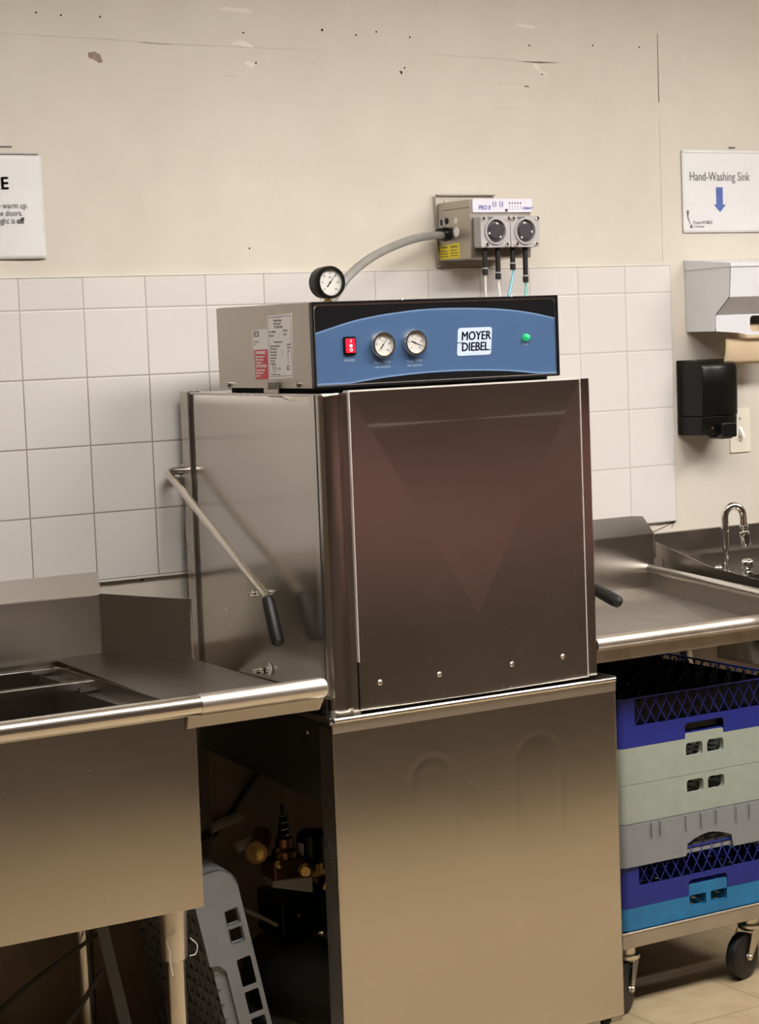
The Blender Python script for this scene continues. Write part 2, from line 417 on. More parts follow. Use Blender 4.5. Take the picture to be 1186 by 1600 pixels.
# unseen stand-ins added opposite, only to give the steel something to reflect
t = thing('counter_stand_in', 'unseen dark brown counter stand-in, added for the steel reflections', 'counter', (3.2, -3.1, 0))
build('body', MB().box(1.45, 5.6, -3.4, -2.6, 0, .70), 'dark_stand_in', t)
build('counter_stand_in_top', MB().box(1.42, 5.63, -3.42, -2.57, .70, .74), 'dark_stand_in', t)
t = thing('cabinet_stand_in', 'unseen dark cabinet stand-in, added to darken the reflection in the sink bowl', 'cabinet', (.5, -3.5, 0))
build('body', MB().box(-.35, 1.40, -3.9, -3.2, 0, .86), 'dark_stand_in', t)
build('cabinet_stand_in_top', MB().box(-.37, 1.41, -3.92, -3.17, .86, .90), 'dark_stand_in', t)
SC = tag(build('maroon_stand_in', MB().box(1.3, 6.2, -5.9, -5.2, 0, 1.14), 'maroon'), 'unseen maroon block added for the reddish hood reflection', 'cabinet')
for z in (.30, .52, .74, .98): build('reflection_strip', MB().box(1.32, 6.18, -5.21, -5.19, z, z+.045), 'steel_sleeve', SC)  # pale strips added for bands in the hood reflection

# ================================================================== DISHWASHER
HX0, HX1, HYF, HYB, HZ0, HZ1 = .362, 1.035, -.693, -.046, .819, 1.466
D = thing('commercial_dishwasher', 'tall stainless steel door-type dishwasher with blue control panel, centre of the wall', 'dishwasher', (.7, -.38, 0))
# hood left side panel (slightly dished sheet), rear column, corner posts
def dish_panel(n0, n1, fn, solid_thick, nrm):
    """grid sheet fn(s,t)->Vector, thickened along nrm"""
    mb = MB(); g = [[mb.bm.verts.new(fn(i/n0, j/n1)) for j in range(n1+1)] for i in range(n0+1)]
    for i in range(n0):
        for j in range(n1): mb.bm.faces.new([g[i][j], g[i+1][j], g[i+1][j+1], g[i][j+1]])
    nr = Vector(nrm)*solid_thick
    b = [[mb.bm.verts.new(g[i][j].co + nr) for j in (0, n1)] for i in range(n0+1)]
    return mb
def side_fn(x, s, out):
    def fn(a, b):
        y = -.089 + (-.668+.089)*a; z = HZ0 + (HZ1-.004-HZ0)*b
        bul = .0035*math.sin(PI*a)*math.sin(PI*b)
        return Vector((x + out*bul, y, z))
    return fn
def sheet_grid(fn, n0, n1):
    mb = MB(); g = [[mb.bm.verts.new(fn(i/n0, j/n1)) for j in range(n1+1)] for i in range(n0+1)]
    for i in range(n0):
        for j in range(n1): mb.bm.faces.new([g[i][j], g[i+1][j], g[i+1][j+1], g[i][j+1]])
    return mb
def solidify(o, t, off=-1):
    md = o.modifiers.new('solid', 'SOLIDIFY'); md.thickness = t; md.offset = off; return o
solidify(build('side_panel', sheet_grid(side_fn(HX0+.003, 0, -1), 24, 24), 'steel_hood', D), .0015, 0)
solidify(build('side_panel', sheet_grid(side_fn(HX1-.003, 0, 1), 24, 24), 'steel_hood', D), .0015, 0)
for x0, x1 in ((HX0-.002, HX0+.03), (HX1-.03, HX1+.002)):
    build('rear_column', MB().box(x0, x1, HYB-.040, HYB, HZ0-.006, HZ1+.002), 'steel', D, bev=.002)
# left corner post: folded profile in plan, extruded in z
def post(prof, z0, z1):
    mb = MB(); n = len(prof)
    a = [mb.bm.verts.new((x, y, z0)) for x, y in prof]; b = [mb.bm.verts.new((x, y, z1)) for x, y in prof]
    for i in range(n): mb.bm.faces.new([a[i], a[(i+1) % n], b[(i+1) % n], b[i]])
    mb.bm.faces.new(a[::-1]); mb.bm.faces.new(b); return mb
prof = [(.3625, -.645), (.3605, -.668), (.3600, -.674), (.3625, -.683), (.368, -.690), (.376, -.6935), (.398, -.6945), (.4015, -.690), (.4045, -.690), (.407, -.6965), (.4185, -.6985), (.4195, -.694), (.425, -.694), (.425, -.645)]
build('corner_post', post(prof, HZ0-.016, HZ1-.004), 'steel_hood', D, smooth=25)
prof_r = [(HX1-.03, -.645), (HX1-.03, -.6925), (HX1-.004, -.6935), (HX1, -.690), (HX1+.001, -.645)]
build('corner_post', post(prof_r, HZ0-.004, HZ1+.001), 'steel_hood', D, smooth=25)
build('seam_strip', MB().box(.3585, .361, -.6715, -.6695, HZ0-.012, HZ1-.002), 'dark_iron', D, smooth=0)
build('hood_top', MB().box(HX0+.002, HX1-.002, HYF+.004, HYB, HZ1-.006, HZ1-.001), 'steel', D, bev=.001)
# front door panel: cross-broken sheet
px0, px1, pz0, pz1, py = .421, 1.001, HZ0-.004, HZ1+.001, -.6985
mb = MB(); c = [mb.bm.verts.new(p) for p in ((px0, py, pz0), (px1, py, pz0), (px1, py, pz1), (px0, py, pz1))]
ap = mb.bm.verts.new((.712, py-.0085, .985)); bmid = mb.bm.verts.new((.708, py-.0080, pz0))
for f in ((c[2], c[3], ap), (c[3], c[0], ap), (c[0], bmid, ap), (bmid, c[1], ap), (c[1], c[2], ap)): mb.bm.faces.new(f)
dp = build('front_door_panel', mb, 'steel_front', D, smooth=0); solidify(dp, .003, 1)
build('door_edge_flange', MB().box(px0-.0004, px0+.0014, py-.0045, py+.02, pz0+.10, pz1), 'sheet_edge', D, smooth=0)
build('door_edge_flange', MB().box(px1-.0006, px1+.0012, py-.0040, py+.02, pz0, pz1), 'sheet_edge', D, smooth=0)
build('door_top_flange', MB().box(px0, px1, py-.0035, py+.018, pz1-.0008, pz1+.0022), 'sheet_edge', D, smooth=0)
build('corner_flange', MB().box(.392, px0, -.698, -.692, HZ1-.006, HZ1-.001), 'steel_rim', D, smooth=0)
for x in (.469, .612, .796, .933):
    build('rivet', MB().lathe((x, py-.0008-.0078*max(0, 1-abs(x-.708)/.29), .868), (0, -1, 0), [(0, .0066), (.002, .0064), (.0046, .004), (.005, .0001)], 16), 'steel_sleeve', D)
build('weld_drip', MB().tube(spline([(.368, -.692, HZ1-.006), (.380, -.699, HZ1-.0035), (.398, -.699, HZ1-.0025)], 4), .0022, 8), 'steel_sleeve', D)
# lift handle
hx = .32
path = fillet([(.365, -.042, 1.286), (hx, -.042, 1.288), (hx, -.508, 1.040), (hx, -.520, 1.018)], .028, 8)
build('lift_handle', MB().tube(path, .0088, 16), 'steel_rim', D)
build('handle_pivot', MB().box(.366, .40, -.045, -.022, 1.268, 1.302), 'steel', D, bev=.002)
build('handle_grip', MB().tube([(hx, -.5045, 1.040), (hx, -.510, 1.0335), (hx-.001, -.540, .965), (hx-.001, -.547, .951), (hx-.001, -.550, .944)], [.011, .0135, .0145, .0135, .006], 18), 'black_rubber', D)
path = fillet([(1.03, -.042, 1.286), (1.078, -.042, 1.288), (1.078, -.53, 1.025), (1.078, -.60, 1.0)], .028, 8)
build('lift_handle', MB().tube(path, .0088, 16), 'steel_rim', D)
build('handle_grip', MB().tube([(1.085, -.590, 1.003), (1.086, -.60, 1.0), (1.086, -.695, .975), (1.086, -.706, .972), (1.086, -.712, .970)], [.010, .0140, .0145, .0130, .006], 18), 'black_rubber', D)
for y, z in ((-.366, 1.032), (-.428, 1.040)):
    build('acorn_bolt', MB().lathe((.3605, y, z), (-1, 0, 0), [(0, .008), (.002, .008), (.003, .0055), (.011, .0055), (.014, .003), (.0145, .0001)], 12), 'chrome', D)
build('acorn_bolt', MB().lathe((.3605, -.389, .867), (-1, 0, 0), [(0, .009), (.002, .009), (.003, .006), (.018, .006), (.021, .003), (.0215, .0001)], 12), 'chrome', D)
mb = MB(); mb.plate([(.014*math.sin(a)*.9, .014*math.cos(a)) for a in [PI*k/12 for k in range(13)]], [], .0015, lside(.3598, -.424, .875))
build('white_stop', mb, 'white', D)
mb = MB()
for y, z in ((-.230, .985), (-.236, .975), (-.237, .983)): mb.lathe((.3605, y, z), (-1, 0, 0), [(0, .002), (.0012, .0012)], 8)
build('spatter', mb, 'white', D)
# base
BX0, BX1, BYF, BYB, BZ0, BZ1 = .3405, 1.059, -.72, -.06, .049, .801
def base_fn(a, b):
    x = BX0 + (BX1-BX0)*a; z = BZ0 + (BZ1-.018-BZ0)*b
    d = 0
    for cx, top, hw in ((.575, .700, .052), (.845, .708, .060)):
        # arch-topped rib: distance to the outline of an upside-down U
        if z < top-hw: dd = abs(abs(x-cx)-hw)
        else: dd = abs(math.hypot(x-cx, z-(top-hw))-hw)
        fade = max(0, min(1, (z-.28)/.35))
        d += .00022*math.exp(-(dd/.008)**2)*fade
    return Vector((x, BYF - .001 + d, z))
o = build('base_front_panel', sheet_grid(base_fn, 200, 160), 'steel_front', D); solidify(o, .0015, 0)
build('base_front_edge', MB().box(BX0, BX0+.0018, BYF-.0005, BYF+.052, BZ0, BZ1-.012).box(BX1-.0018, BX1, BYF-.0005, BYF+.052, BZ0, BZ1-.012).box(BX0, BX1, BYF+.001, BYF+.003, BZ0, BZ1-.016), 'steel', D)
build('base_top_band', MB().box(BX0, BX1, BYF-.0035, BYF+.004, BZ1-.0205, BZ1+.001), 'steel_sleeve', D, bev=.0004)
# tank with sloping bottom, open-sided frame
tk = MB().quadbox([(BX0+.012, BYF+.03, .62), (BX1-.012, BYF+.03, .62), (BX1-.012, BYB-.03, .652), (BX0+.012, BYB-.03, .652),
                   (BX0+.012, BYF+.03, BZ1), (BX1-.012, BYF+.03, BZ1), (BX1-.012, BYB-.03, BZ1), (BX0+.012, BYB-.03, BZ1)])
build('wash_tank', tk, 'dark_iron', D, bev=.003)
for x0 in (BX0+.001, BX1-.032):
    for y0 in (BYF+.004, BYB-.03):
        build('frame_post', MB().box(x0, x0+.031, y0, y0+(.034 if y0 < -.5 else .03), .035, BZ1-.005), 'steel_table', D, bev=.0015)
build('frame_rail', MB().box(BX0+.001, BX0+.03, BYF+.04, BYB-.03, .06, .09), 'dark_iron', D)
build('frame_rail', MB().box(BX1-.03, BX1-.001, BYF+.04, BYB-.03, .06, .09), 'dark_iron', D)
for x, y in ((BX0+.02, BYF+.03), (BX1-.03, BYF+.03), (BX0+.02, BYB-.02), (BX1-.03, BYB-.02)):
    build('foot', MB().lathe((x, y, .0), (0, 0, 1), [(0, .018), (.008, .018), (.012, .011), (.05, .011)], 14), 'black_plastic', D)
build('bolt_head', MB().lathe((.3505, -.60, .765), (-1, 0, 0), [(0, .005), (.003, .004)], 10), 'chrome', D)
build('bolt_head', MB().lathe((.3505, -.655, .755), (-1, 0, 0), [(0, .005), (.003, .004)], 10), 'chrome', D)
# drip rim around the top of the base
rim = MB().tube([(BX0+.003, BYF-.0045, BZ1+.0055), (BX1-.003, BYF-.0045, BZ1+.0055)], .0055, 16)
rim.box(BX0+.003, BX1-.003, BYF-.008, BYF+.012, BZ1+.0015, BZ1+.004)
build('drip_rim_front', rim, 'steel_rim', D)
rim = MB().box(BX0-.006, BX0-.003, BYF-.004, BYB, BZ1+.000, BZ1+.012).box(BX0-.006, BX0+.02, BYF-.004, BYB, BZ1, BZ1+.003)
build('drip_rim_side', rim, 'steel', D, bev=.0012)
rim = MB().box(BX1-.003, BX1-.0005, BYF-.006, BYB, BZ1+.001, BZ1+.0125).box(BX1-.03, BX1-.002, BYF, BYB, BZ1, BZ1+.003)
build('drip_rim_side', rim, 'steel', D, bev=.0012)
build('tank_ledge', MB().box(BX0+.004, BX1-.004, BYF+.004, BYB, BZ1-.004, BZ1+.0005), 'dark_iron', D)
# console box
KX0, KX1, KYF, KYB, KZ0, KZ1 = .365, .977, -.66, -.239, 1.4755, 1.6485
build('console_box', MB().box(KX0, KX1-.004, KYF+.006, KYB, KZ0, KZ1), 'steel_matte', D, bev=.0015)
build('console_gap_shade', MB().box(KX0+.02, KX1-.01, KYF+.03, KYB-.02, HZ1-.001, KZ0), 'hole', D, smooth=0)  # dark filler, shade of the gap under the console put into its colour
fr = MB(); fr.plate(rrect(0, KX1-KX0, 0, KZ1-KZ0+.001, .003), [rrect(.005, KX1-KX0-.005, .004, KZ1-KZ0-.004, .003)], .010, front(KX0, KYF+.006, KZ0))
build('console_bezel', fr, 'black_gloss', D)
fr = MB(); fr.plate(rrect(.004, KX1-KX0-.004, .003, KZ1-KZ0-.003, .002), [], .0045, front(KX0, KYF+.005, KZ0))
build('console_face', fr, 'steel_sleeve', D, smooth=0)
PZ0, PZ1, PX0, PX1 = KZ0+.0060, KZ1-.0075, KX0+.0085, KX1-.0065
fr = MB(); fr.plate(rrect(PX0, PX1, PZ0, PZ1, .010), [], .0008, front(0, KYF+.001, 0))
ov = build('console_overlay', fr, 'black_gloss', D, smooth=0)
def interp(pts, x):
    # smooth interpolation (catmull-rom through pts)
    for i in range(len(pts)-1):
        if x <= pts[i+1][0] or i == len(pts)-2:
            p0 = pts[max(i-1, 0)]; p1 = pts[i]; p2 = pts[i+1]; p3 = pts[min(i+2, len(pts)-1)]
            t = (x-p1[0])/(p2[0]-p1[0]); h_ = p2[0]-p1[0]
            m1 = (p2[1]-p0[1])/(p2[0]-p0[0])*h_; m2 = (p3[1]-p1[1])/(p3[0]-p1[0])*h_
            return (2*t**3-3*t*t+1)*p1[1] + (t**3-2*t*t+t)*m1 + (-2*t**3+3*t*t)*p2[1] + (t**3-t*t)*m2
TOP = [(.375, 1.588), (.476, 1.612), (.600, 1.6265), (.703, 1.6292), (.825, 1.6242), (.908, 1.614), (.975, 1.600)]
BOT = [(.375, 1.466), (.409, 1.4745), (.470, 1.484), (.563, 1.4925), (.690, 1.4965), (.820, 1.4925), (.903, 1.4845), (.945, 1.477), (.975, 1.470)]
NS = 40
def strip(lo, hi, th, y):
    xs = [PX0 + (PX1-PX0)*k/NS for k in range(NS+1)]
    lo_ = [max(lo(x), PZ0+.0002) for x in xs]; hi_ = [hi(x) for x in xs]
    mb = MB(); P = [(x, a) for x, a in zip(xs, lo_)] + [(x, b) for x, b in zip(xs[::-1], hi_[::-1])]
    mb.plate(P, [], th, front(0, y, 0)); return mb
build('blue_overlay', strip(lambda x: interp(BOT, x), lambda x: interp(TOP, x), .0005, KYF+.0003), 'blue_panel', D, smooth=0, label='blue arched control panel field')
build('overlay_edge_line', strip(lambda x: interp(TOP, x)-.0032, lambda x: interp(TOP, x), .0003, KYF-.0001), 'blue_line', D, smooth=0)
build('overlay_edge_line', strip(lambda x: interp(BOT, x), lambda x: interp(BOT, x)+.0032 if interp(BOT, x) > PZ0 else PZ0+.0035, .0003, KYF-.0001), 'blue_line', D, smooth=0)
FY = KYF-.0003
# power switch
sw = build('power_switch', MB().plate(rrect(.437, .4655, 1.5405, 1.5775, .003), [], .004, front(0, FY, 0)), 'black_plastic', D, bev=.0006)
build('rocker', MB().quadbox([(.4405, FY-.003, 1.5445), (.4625, FY-.003, 1.5445), (.4625, FY-.003, 1.5735), (.4405, FY-.003, 1.5735), (.4405, FY-.0075, 1.5445), (.4625, FY-.0075, 1.5445), (.4625, FY-.0055, 1.5735), (.4405, FY-.0055, 1.5735)]), 'red_rocker', sw, bev=.0006)
mb = MB(); mb.box(.4508, .4523, FY-.0080, FY-.0062, 1.5655, 1.5715); mb.plate(circ(.4515, 1.5505, .0035, 14), [circ(.4515, 1.5505, .0021, 14)], .0004, front(0, FY-.0075, 0))
mb.plate(rrect(.4482, .4550, 1.556, 1.562, .002), [], .0004, front(0, FY-.0068, 0))
build('switch_symbols', mb, 'white', sw, smooth=0)
build('panel_print', text_mb(MB(), 'POWER', .0075, front(.4515, FY, 1.5265), 'CENTER'), 'print_grey', D, smooth=0)
for cx, a in ((.527, 'Wash TEMP'), (.605, 'Rinse TEMP')):
    mb = MB(); text_mb(mb, a, .0078, front(cx+.002, FY, 1.5195), 'CENTER'); text_mb(mb, '120F MINIMUM' if cx < .6 else '180F MINIMUM', .0058, front(cx+.002, FY, 1.5105), 'CENTER')
    build('panel_print', mb, 'print_grey', D, smooth=0)
mb = MB(); text_mb(mb, 'AUX', .007, front(.891, FY, 1.5445), 'CENTER')
build('panel_print', mb, 'print_grey', D, smooth=0)
# dial gauges
def dial(mb_parent, cx, cz, y, r, ang, nm, ringmat, depth=.012, major=11, body_mat=None, top=None):
    g = build(nm, MB().lathe((cx, y, cz), (0, -1, 0), [(0, r*1.02), (depth*.75, r*1.02), (depth, r*.97), (depth, r*.84), (depth*.55, r*.82), (depth*.55, .0001)], 40), ringmat, mb_parent)
    yf = y-depth*.55
    build('dial_face', MB().lathe((cx, yf, cz), (0, -1, 0), [(0, r*.82), (.0006, r*.82)], 36), 'dial', g, smooth=0)
    t = MB()
    for k in range(41):
        a = math.radians(225 - 270*k/40); L = .10 if k % 4 == 0 else .05; wd = .012 if k % 4 == 0 else .006
        c_, s_ = math.cos(a), math.sin(a); r1 = r*.78; r0 = r1-r*L
        n_ = (-s_*wd*r, c_*wd*r)
        t.plate([(cx+c_*r0-n_[0], cz+s_*r0-n_[1]), (cx+c_*r1-n_[0], cz+s_*r1-n_[1]), (cx+c_*r1+n_[0], cz+s_*r1+n_[1]), (cx+c_*r0+n_[0], cz+s_*r0+n_[1])], [], .0002, front(0, yf-.0006, 0))
    vals = ['0', '20', '40', '60', '80', '100'] if top is None else top
    for k, vv in enumerate(vals):
        a = math.radians(225 - 270*k/(len(vals)-1)); text_mb(t, vv, r*.17, front(cx+math.cos(a)*r*.57, yf-.0006, cz+math.sin(a)*r*.57-r*.06), 'CENTER')
    text_mb(t, 'PSI' if top else 'F', r*.17, front(cx, yf-.0006, cz+r*.25), 'CENTER')
    build('dial_print', t, 'ink_soft', g, smooth=0)
    a = math.radians(ang); c_, s_ = math.cos(a), math.sin(a)
    n = MB(); q = lambda d, w_: (cx+c_*d*r-s_*w_*r, cz+s_*d*r+c_*w_*r)
    n.plate([q(-.36, .045), q(-.36, -.045), q(.05, -.025), q(.72, -.008), q(.72, .008), q(.05, .025)], [], .0004, front(0, yf-.0014, 0)); n.lathe((cx, yf-.0008, cz), (0, -1, 0), [(0, r*.07), (.0016, r*.06)], 12)
    build('needle', n, 'ink', g, smooth=0)
    return g
dial(D, .527, 1.558, FY, .0268, 52, 'temperature_gauge', 'steel_rim', .014)
dial(D, .605, 1.560, FY, .0265, -22, 'temperature_gauge', 'steel_rim', .014)
# badge
bd = build('name_badge', MB().plate(rrect(.7155, .8020, 1.528, 1.5865, .006, skew=.09), [], .001, F((-.09*1.557, FY, 0), (1, 0, 0), (0, 0, 1))), 'badge', D, smooth=0)
mb = MB(); 
for dx_, dz_ in ((0, 0), (.0005, 0), (.0010, 0), (.0015, 0), (.0005, .0006), (.0010, .0006)):
    text_mb(mb, 'MOYER', .0258, front(.7240+dx_, FY-.001, 1.5605+dz_), 'LEFT', .1, 0, .88); text_mb(mb, 'DIEBEL', .0258, front(.7235+dx_, FY-.001, 1.5375+dz_), 'LEFT', .1, 0, .88)
mb.box(.7130, .7300, FY-.0014, FY-.0008, 1.5545, 1.5565).box(.783, .7985, FY-.0014, FY-.0008, 1.5372, 1.5392)
build('badge_lettering', mb, 'badge_ink', bd, smooth=0)
build('indicator_lamp', MB().lathe((.891, FY, 1.561), (0, -1, 0), [(0, .0085), (.003, .0085), (.0045, .0072), (.010, .0062), (.0125, .0035), (.013, .0001)], 20), 'green_led', D, label='small green indicator lamp')
# pressure gauge on top of the console
g = dial(D, .4455, 1.690, -.594, .0330, 50, 'pressure_gauge', 'black_plastic', .016, top=['0', '10', '20', '30', '40', '50', '60'])
build('gauge_back', MB().lathe((.4455, -.568, 1.690), (0, -1, 0), [(0, .028), (.004, .0325), (.027, .0335)], 36), 'black_plastic', g)
build('gauge_stem', MB().lathe((.4445, -.592, 1.648), (0, 0, 1), [(0, .009), (.006, .009), (.007, .0065), (.013, .0065)], 6), 'brass', D)
build('console_cap', MB().box(KX0+.005, KX1-.01, KYF+.012, KYB-.005, KZ1-.001, KZ1+.0012), 'steel_matte', D)
for (x, y) in ((.62, -.6), (.70, -.25), (.9, -.6)):
    build('cap_screw', MB().lathe((x, y, KZ1+.001), (0, 0, 1), [(0, .004), (.003, .003)], 10), 'steel', D)
# console side stickers
KL = KX0-.0004
st = build('rating_label', MB().plate([(.470, 1.4945), (.5765, 1.4985), (.5805, 1.6295), (.4730, 1.6265)], [], .0004, lside(KL+.0004, 0, 0)), 'white', D, smooth=0)
mb = MB(); y0, y1 = .474, .5765
fy = lambda yy, zz: lside(KL, -yy, zz)
mb.plate([(.4755, 1.4985), (.5735, 1.5022), (.5762, 1.6255), (.4772, 1.6230)], [[(.4764, 1.4995), (.5725, 1.5032), (.5752, 1.6245), (.4782, 1.6220)]], .0002, lside(KL, 0, 0))
text_mb(mb, 'Moyer Diebel', .0062, fy(.502, 1.6145)); text_mb(mb, 'Winston-Salem NC', .0042, fy(.500, 1.6085)); text_mb(mb, 'MD2000 HT', .0075, fy(.503, 1.6)) if False else text_mb(mb, '57-1270 342', .0072, fy(.503, 1.6005))
for k, (a, b_) in enumerate((('Ser. W00928', '07-26-14'), ('Volts  Ph', 'Hz  60'))): text_mb(mb, a, .0052, fy(.481, 1.5915-.008*k)); text_mb(mb, b_, .0052, fy(.542, 1.5935-.008*k))
text_mb(mb, 'NSF requirements', .0048, fy(.501, 1.5705))
for k in range(7):
    text_mb(mb, ['Operating temperature', 'Wash minimum', 'Rinse minimum', 'Tank minimum', 'Flow pressure', 'Cycle rate', 'Wash time'][k], .0046, fy(.482, 1.5625-.0062*k)); text_mb(mb, ['Hi 180F', '120 sec', '1 gal', '20', '15', '55', '11'][k], .0046, fy(.556, 1.5645-.0062*k))
for k in (2, 3): text_mb(mb, 'F', .005, fy(.535, 1.5635-.0062*k))
mb.plate([(.497+.008*math.cos(2*PI*k/20), 1.5175+.0095*math.sin(2*PI*k/20)) for k in range(20)], [[(.497+.0066*math.cos(2*PI*k/20), 1.5175+.008*math.sin(2*PI*k/20)) for k in range(20)]], .0002, lside(KL, 0, 0))
text_mb(mb, 'U', .008, fy(.4935, 1.515)); text_mb(mb, 'c  US', .007, fy(.509, 1.514)); mb.plate([(.552, 1.5135), (.563, 1.514), (.563, 1.523), (.552, 1.5225)], [[(.5555, 1.516), (.561, 1.516), (.561, 1.521), (.5555, 1.521)]], .0002, lside(KL, 0, 0))
text_mb(mb, 'Moyer Diebel    Label 11', .004, fy(.482, 1.5035))
build('label_print', mb, 'ink_soft', st, smooth=0)
st = build('service_label', MB().plate([(.407, 1.557), (.4715, 1.5575), (.4725, 1.600), (.4055, 1.5985)], [], .0004, lside(KL+.0004, 0, 0)), 'white', D, smooth=0)
mb = MB(); mb.plate([(.410, 1.584), (.434, 1.5845), (.434, 1.596), (.410, 1.5955)], [[(.412, 1.586), (.430, 1.5865), (.430, 1.594), (.412, 1.5935)]], .0002, lside(KL, 0, 0))
text_mb(mb, 'SRV', .0062, fy(.4135, 1.5878)); text_mb(mb, 'call for parts', .0045, fy(.410, 1.5725)); text_mb(mb, 'No.', .0045, fy(.410, 1.5665))
build('label_print', mb, 'ink_soft', st, smooth=0)
st = build('warning_label', MB().plate([(.412, 1.4945), (.4705, 1.495), (.4715, 1.5573), (.411, 1.5568)], [], .0004, lside(KL+.0003, 0, 0)), 'label_red', D, smooth=0)
mb = MB()
for k, (s_, z_) in enumerate((('WARNING', .0105), ('Disconnect power', .0058), ('before servicing', .0058), ('this appliance', .0058), ('ATTENTION', .0095), ('Couper le courant', .0058), ('avant entretien', .0058), ('appareil', .0058))):
    text_mb(mb, s_, z_*.9, fy(.4155, [1.5475, 1.5405, 1.5345, 1.5285, 1.5195, 1.5125, 1.5065, 1.5005][k]), off=.0002)
build('label_print', mb, 'white', st, smooth=0)
build('console_bracket', MB().box(KX0-.004, KX0-.001, -.516, -.452, HZ1-.001, 1.489).box(KX0-.022, KX0-.001, -.505, -.495, 1.474, 1.490), 'steel_matte', D, bev=.001)
for y in (-.29, -.60):
    build('side_screw', MB().lathe((KX0, y, 1.486), (-1, 0, 0), [(0, .0045), (.006, .0045), (.008, .002)], 10).box(KX0-.004, KX0, y-.003, y+.003, 1.478, 1.488), 'steel', D)
# plumbing under the tank, seen through the open side
vx = -.30
build('strainer_body', MB().cyl((.44, -.20, .452), (.366, -.315, .450), .024, 24), 'copper', D)
build('strainer_cap', MB().lathe((.372, -.306, .4505), (-.54, -.84, 0), [(0, .026), (.006, .026), (.010, .022), (.012, .012), (.0125, .0001)], 24), 'brass', D)
build('valve_body', MB().box(.40, .475, -.335, -.265, .385, .425).lathe((.445, -.30, .42), (0, 0, 1), [(0, .03), (.02, .03), (.03, .02), (.05, .02)], 24), 'copper', D, bev=.003)
build('valve_spring', MB().tube([(.445+.011*math.cos(k*.5), -.30+.011*math.sin(k*.5), .465+.0012*k) for k in range(50)], .0022, 6), 'steel', D)
build('valve_stem', MB().lathe((.443, -.30, .462), (0, 0, 1), [(0, .013), (.05, .009), (.055, .004), (.085, .004)], 14), 'black_plastic', D)
build('solenoid_coil', MB().lathe((.515, -.30, .405), (0, 0, 1), [(0, .034), (.062, .034), (.07, .026)], 24).box(.485, .548, -.33, -.27, .39, .41), 'black_plastic', D)
build('coil_label', MB().box(.4795, .4815, -.322, -.300, .425, .452), 'white', D)
build('brass_union', MB().lathe((.515, -.30, .375), (0, 0, 1), [(0, .03), (.018, .034), (.030, .034), (.03, .02)], 8), 'brass', D)
build('brass_plug', MB().lathe((.478, -.335, .398), (-.5, -.86, 0), [(0, .018), (.012, .018), (.016, .011), (.020, .011), (.02, .0001)], 18), 'brass', D)
build('brass_ring', MB().lathe((.545, -.335, .345), (-.5, -.86, 0), [(0, .022), (.012, .022), (.012, .015), (.004, .014), (.004, .0001)], 20), 'brass', D)
build('copper_elbow', MB().tube(spline([(.56, -.25, .38), (.548, -.30, .345), (.532, -.31, .30), (.528, -.31, .262)], 6), .017, 16), 'copper', D)
build('pipe_coupling', MB().lathe((.528, -.31, .242), (0, 0, 1), [(0, .020), (.026, .020), (.026, .0165)], 20), 'chrome', D)
build('bolt_cap', MB().lathe((.405, -.345, .425), (-.5, -.86, 0), [(0, .010), (.008, .010), (.012, .004)], 12), 'brass', D)
build('pump_bracket', MB().quadbox([(.395, -.33, .37), (.48, -.36, .35), (.50, -.28, .352), (.41, -.26, .372), (.395, -.33, .385), (.48, -.36, .386), (.50, -.28, .386), (.41, -.26, .388)]), 'pvc', D, bev=.002)
build('junction_box', MB().box(.41, .54, -.34, -.22, .25, .345), 'black_plastic', D, bev=.006)
build('box_screw', MB().lathe((.452, -.34, .300), (0, -1, 0), [(0, .005), (.003, .004)], 10), 'chrome', D)
build('water_pipe', MB().tube(spline([(.345, -.135, .468), (.30, -.12, .452), (.20, -.11, .43), (.09, -.10, .41)], 6), .011, 12), 'pvc', D) if False else None
build('water_pipe', MB().tube([(.405, -.25, .462), (.352, -.25, .452)], .012, 14), 'pvc', D)
pm = build('pump_motor', MB().lathe((.60, -.60, .10), (-.35, .93, .12), [(0, .050), (.006, .088), (.02, .094), (.05, .098), (.42, .098), (.45, .08), (.46, .02)], 36), 'dark_iron', D)
build('motor_end_cap', MB().lathe((.445, -.20, .205), (.93, -.02, -.1), [(0, .01), (.004, .01)], 10), 'dark_iron', pm)
build('pump_housing', MB().lathe((.492, -.52, .112), (.12, -.99, 0), [(0, .062), (.006, .070), (.03, .070), (.038, .062), (.040, .02)], 36), 'steel_sleeve', D)
build('hose_rod', MB().tube([(.30, -.22, .345), (.37, -.30, .305), (.40, -.34, .285)], [.006, .006, .005], 10), 'steel_sleeve', D)

# ================================================================== LEFT SOILED TABLE + SINK
LT = thing('soiled_dish_table', 'stainless sink table with rolled front rail, left of the dishwasher', 'sink table', (-.4, -.4, 0))
XL = -1.15
zd = lambda y: .893 + (-.06-y)*(-.028)    # deck falls slightly to the front
# deck: right part with diagonal corner, strips around the bowl opening
dk = MB()
def dpt(x, y, dz=0): return (x, y, zd(y)+dz)
zr = .8445   # lip at the machine
P = [(.015, -.06), (.135, -.06), (.262, -.235), (.262, -.70), (.015, -.70)]
dk.bm.faces.new([dk.bm.verts.new(dpt(*p)) for p in P])
dk.bm.faces.new([dk.bm.verts.new(p) for p in (dpt(.262, -.235), (.357, -.26, .848), (.357, -.70, .846), dpt(.262, -.70))])
for (x0, x1, y0, y1) in ((XL, .015, -.085, -.06), (XL, .015, -.70, -.645)):
    dk.bm.faces.new([dk.bm.verts.new(dpt(*p)) for p in ((x0, y0), (x1, y0), (x1, y1), (x0, y1))])
o = build('deck', dk, 'steel_table', LT, smooth=0); solidify(o, .002, 0)
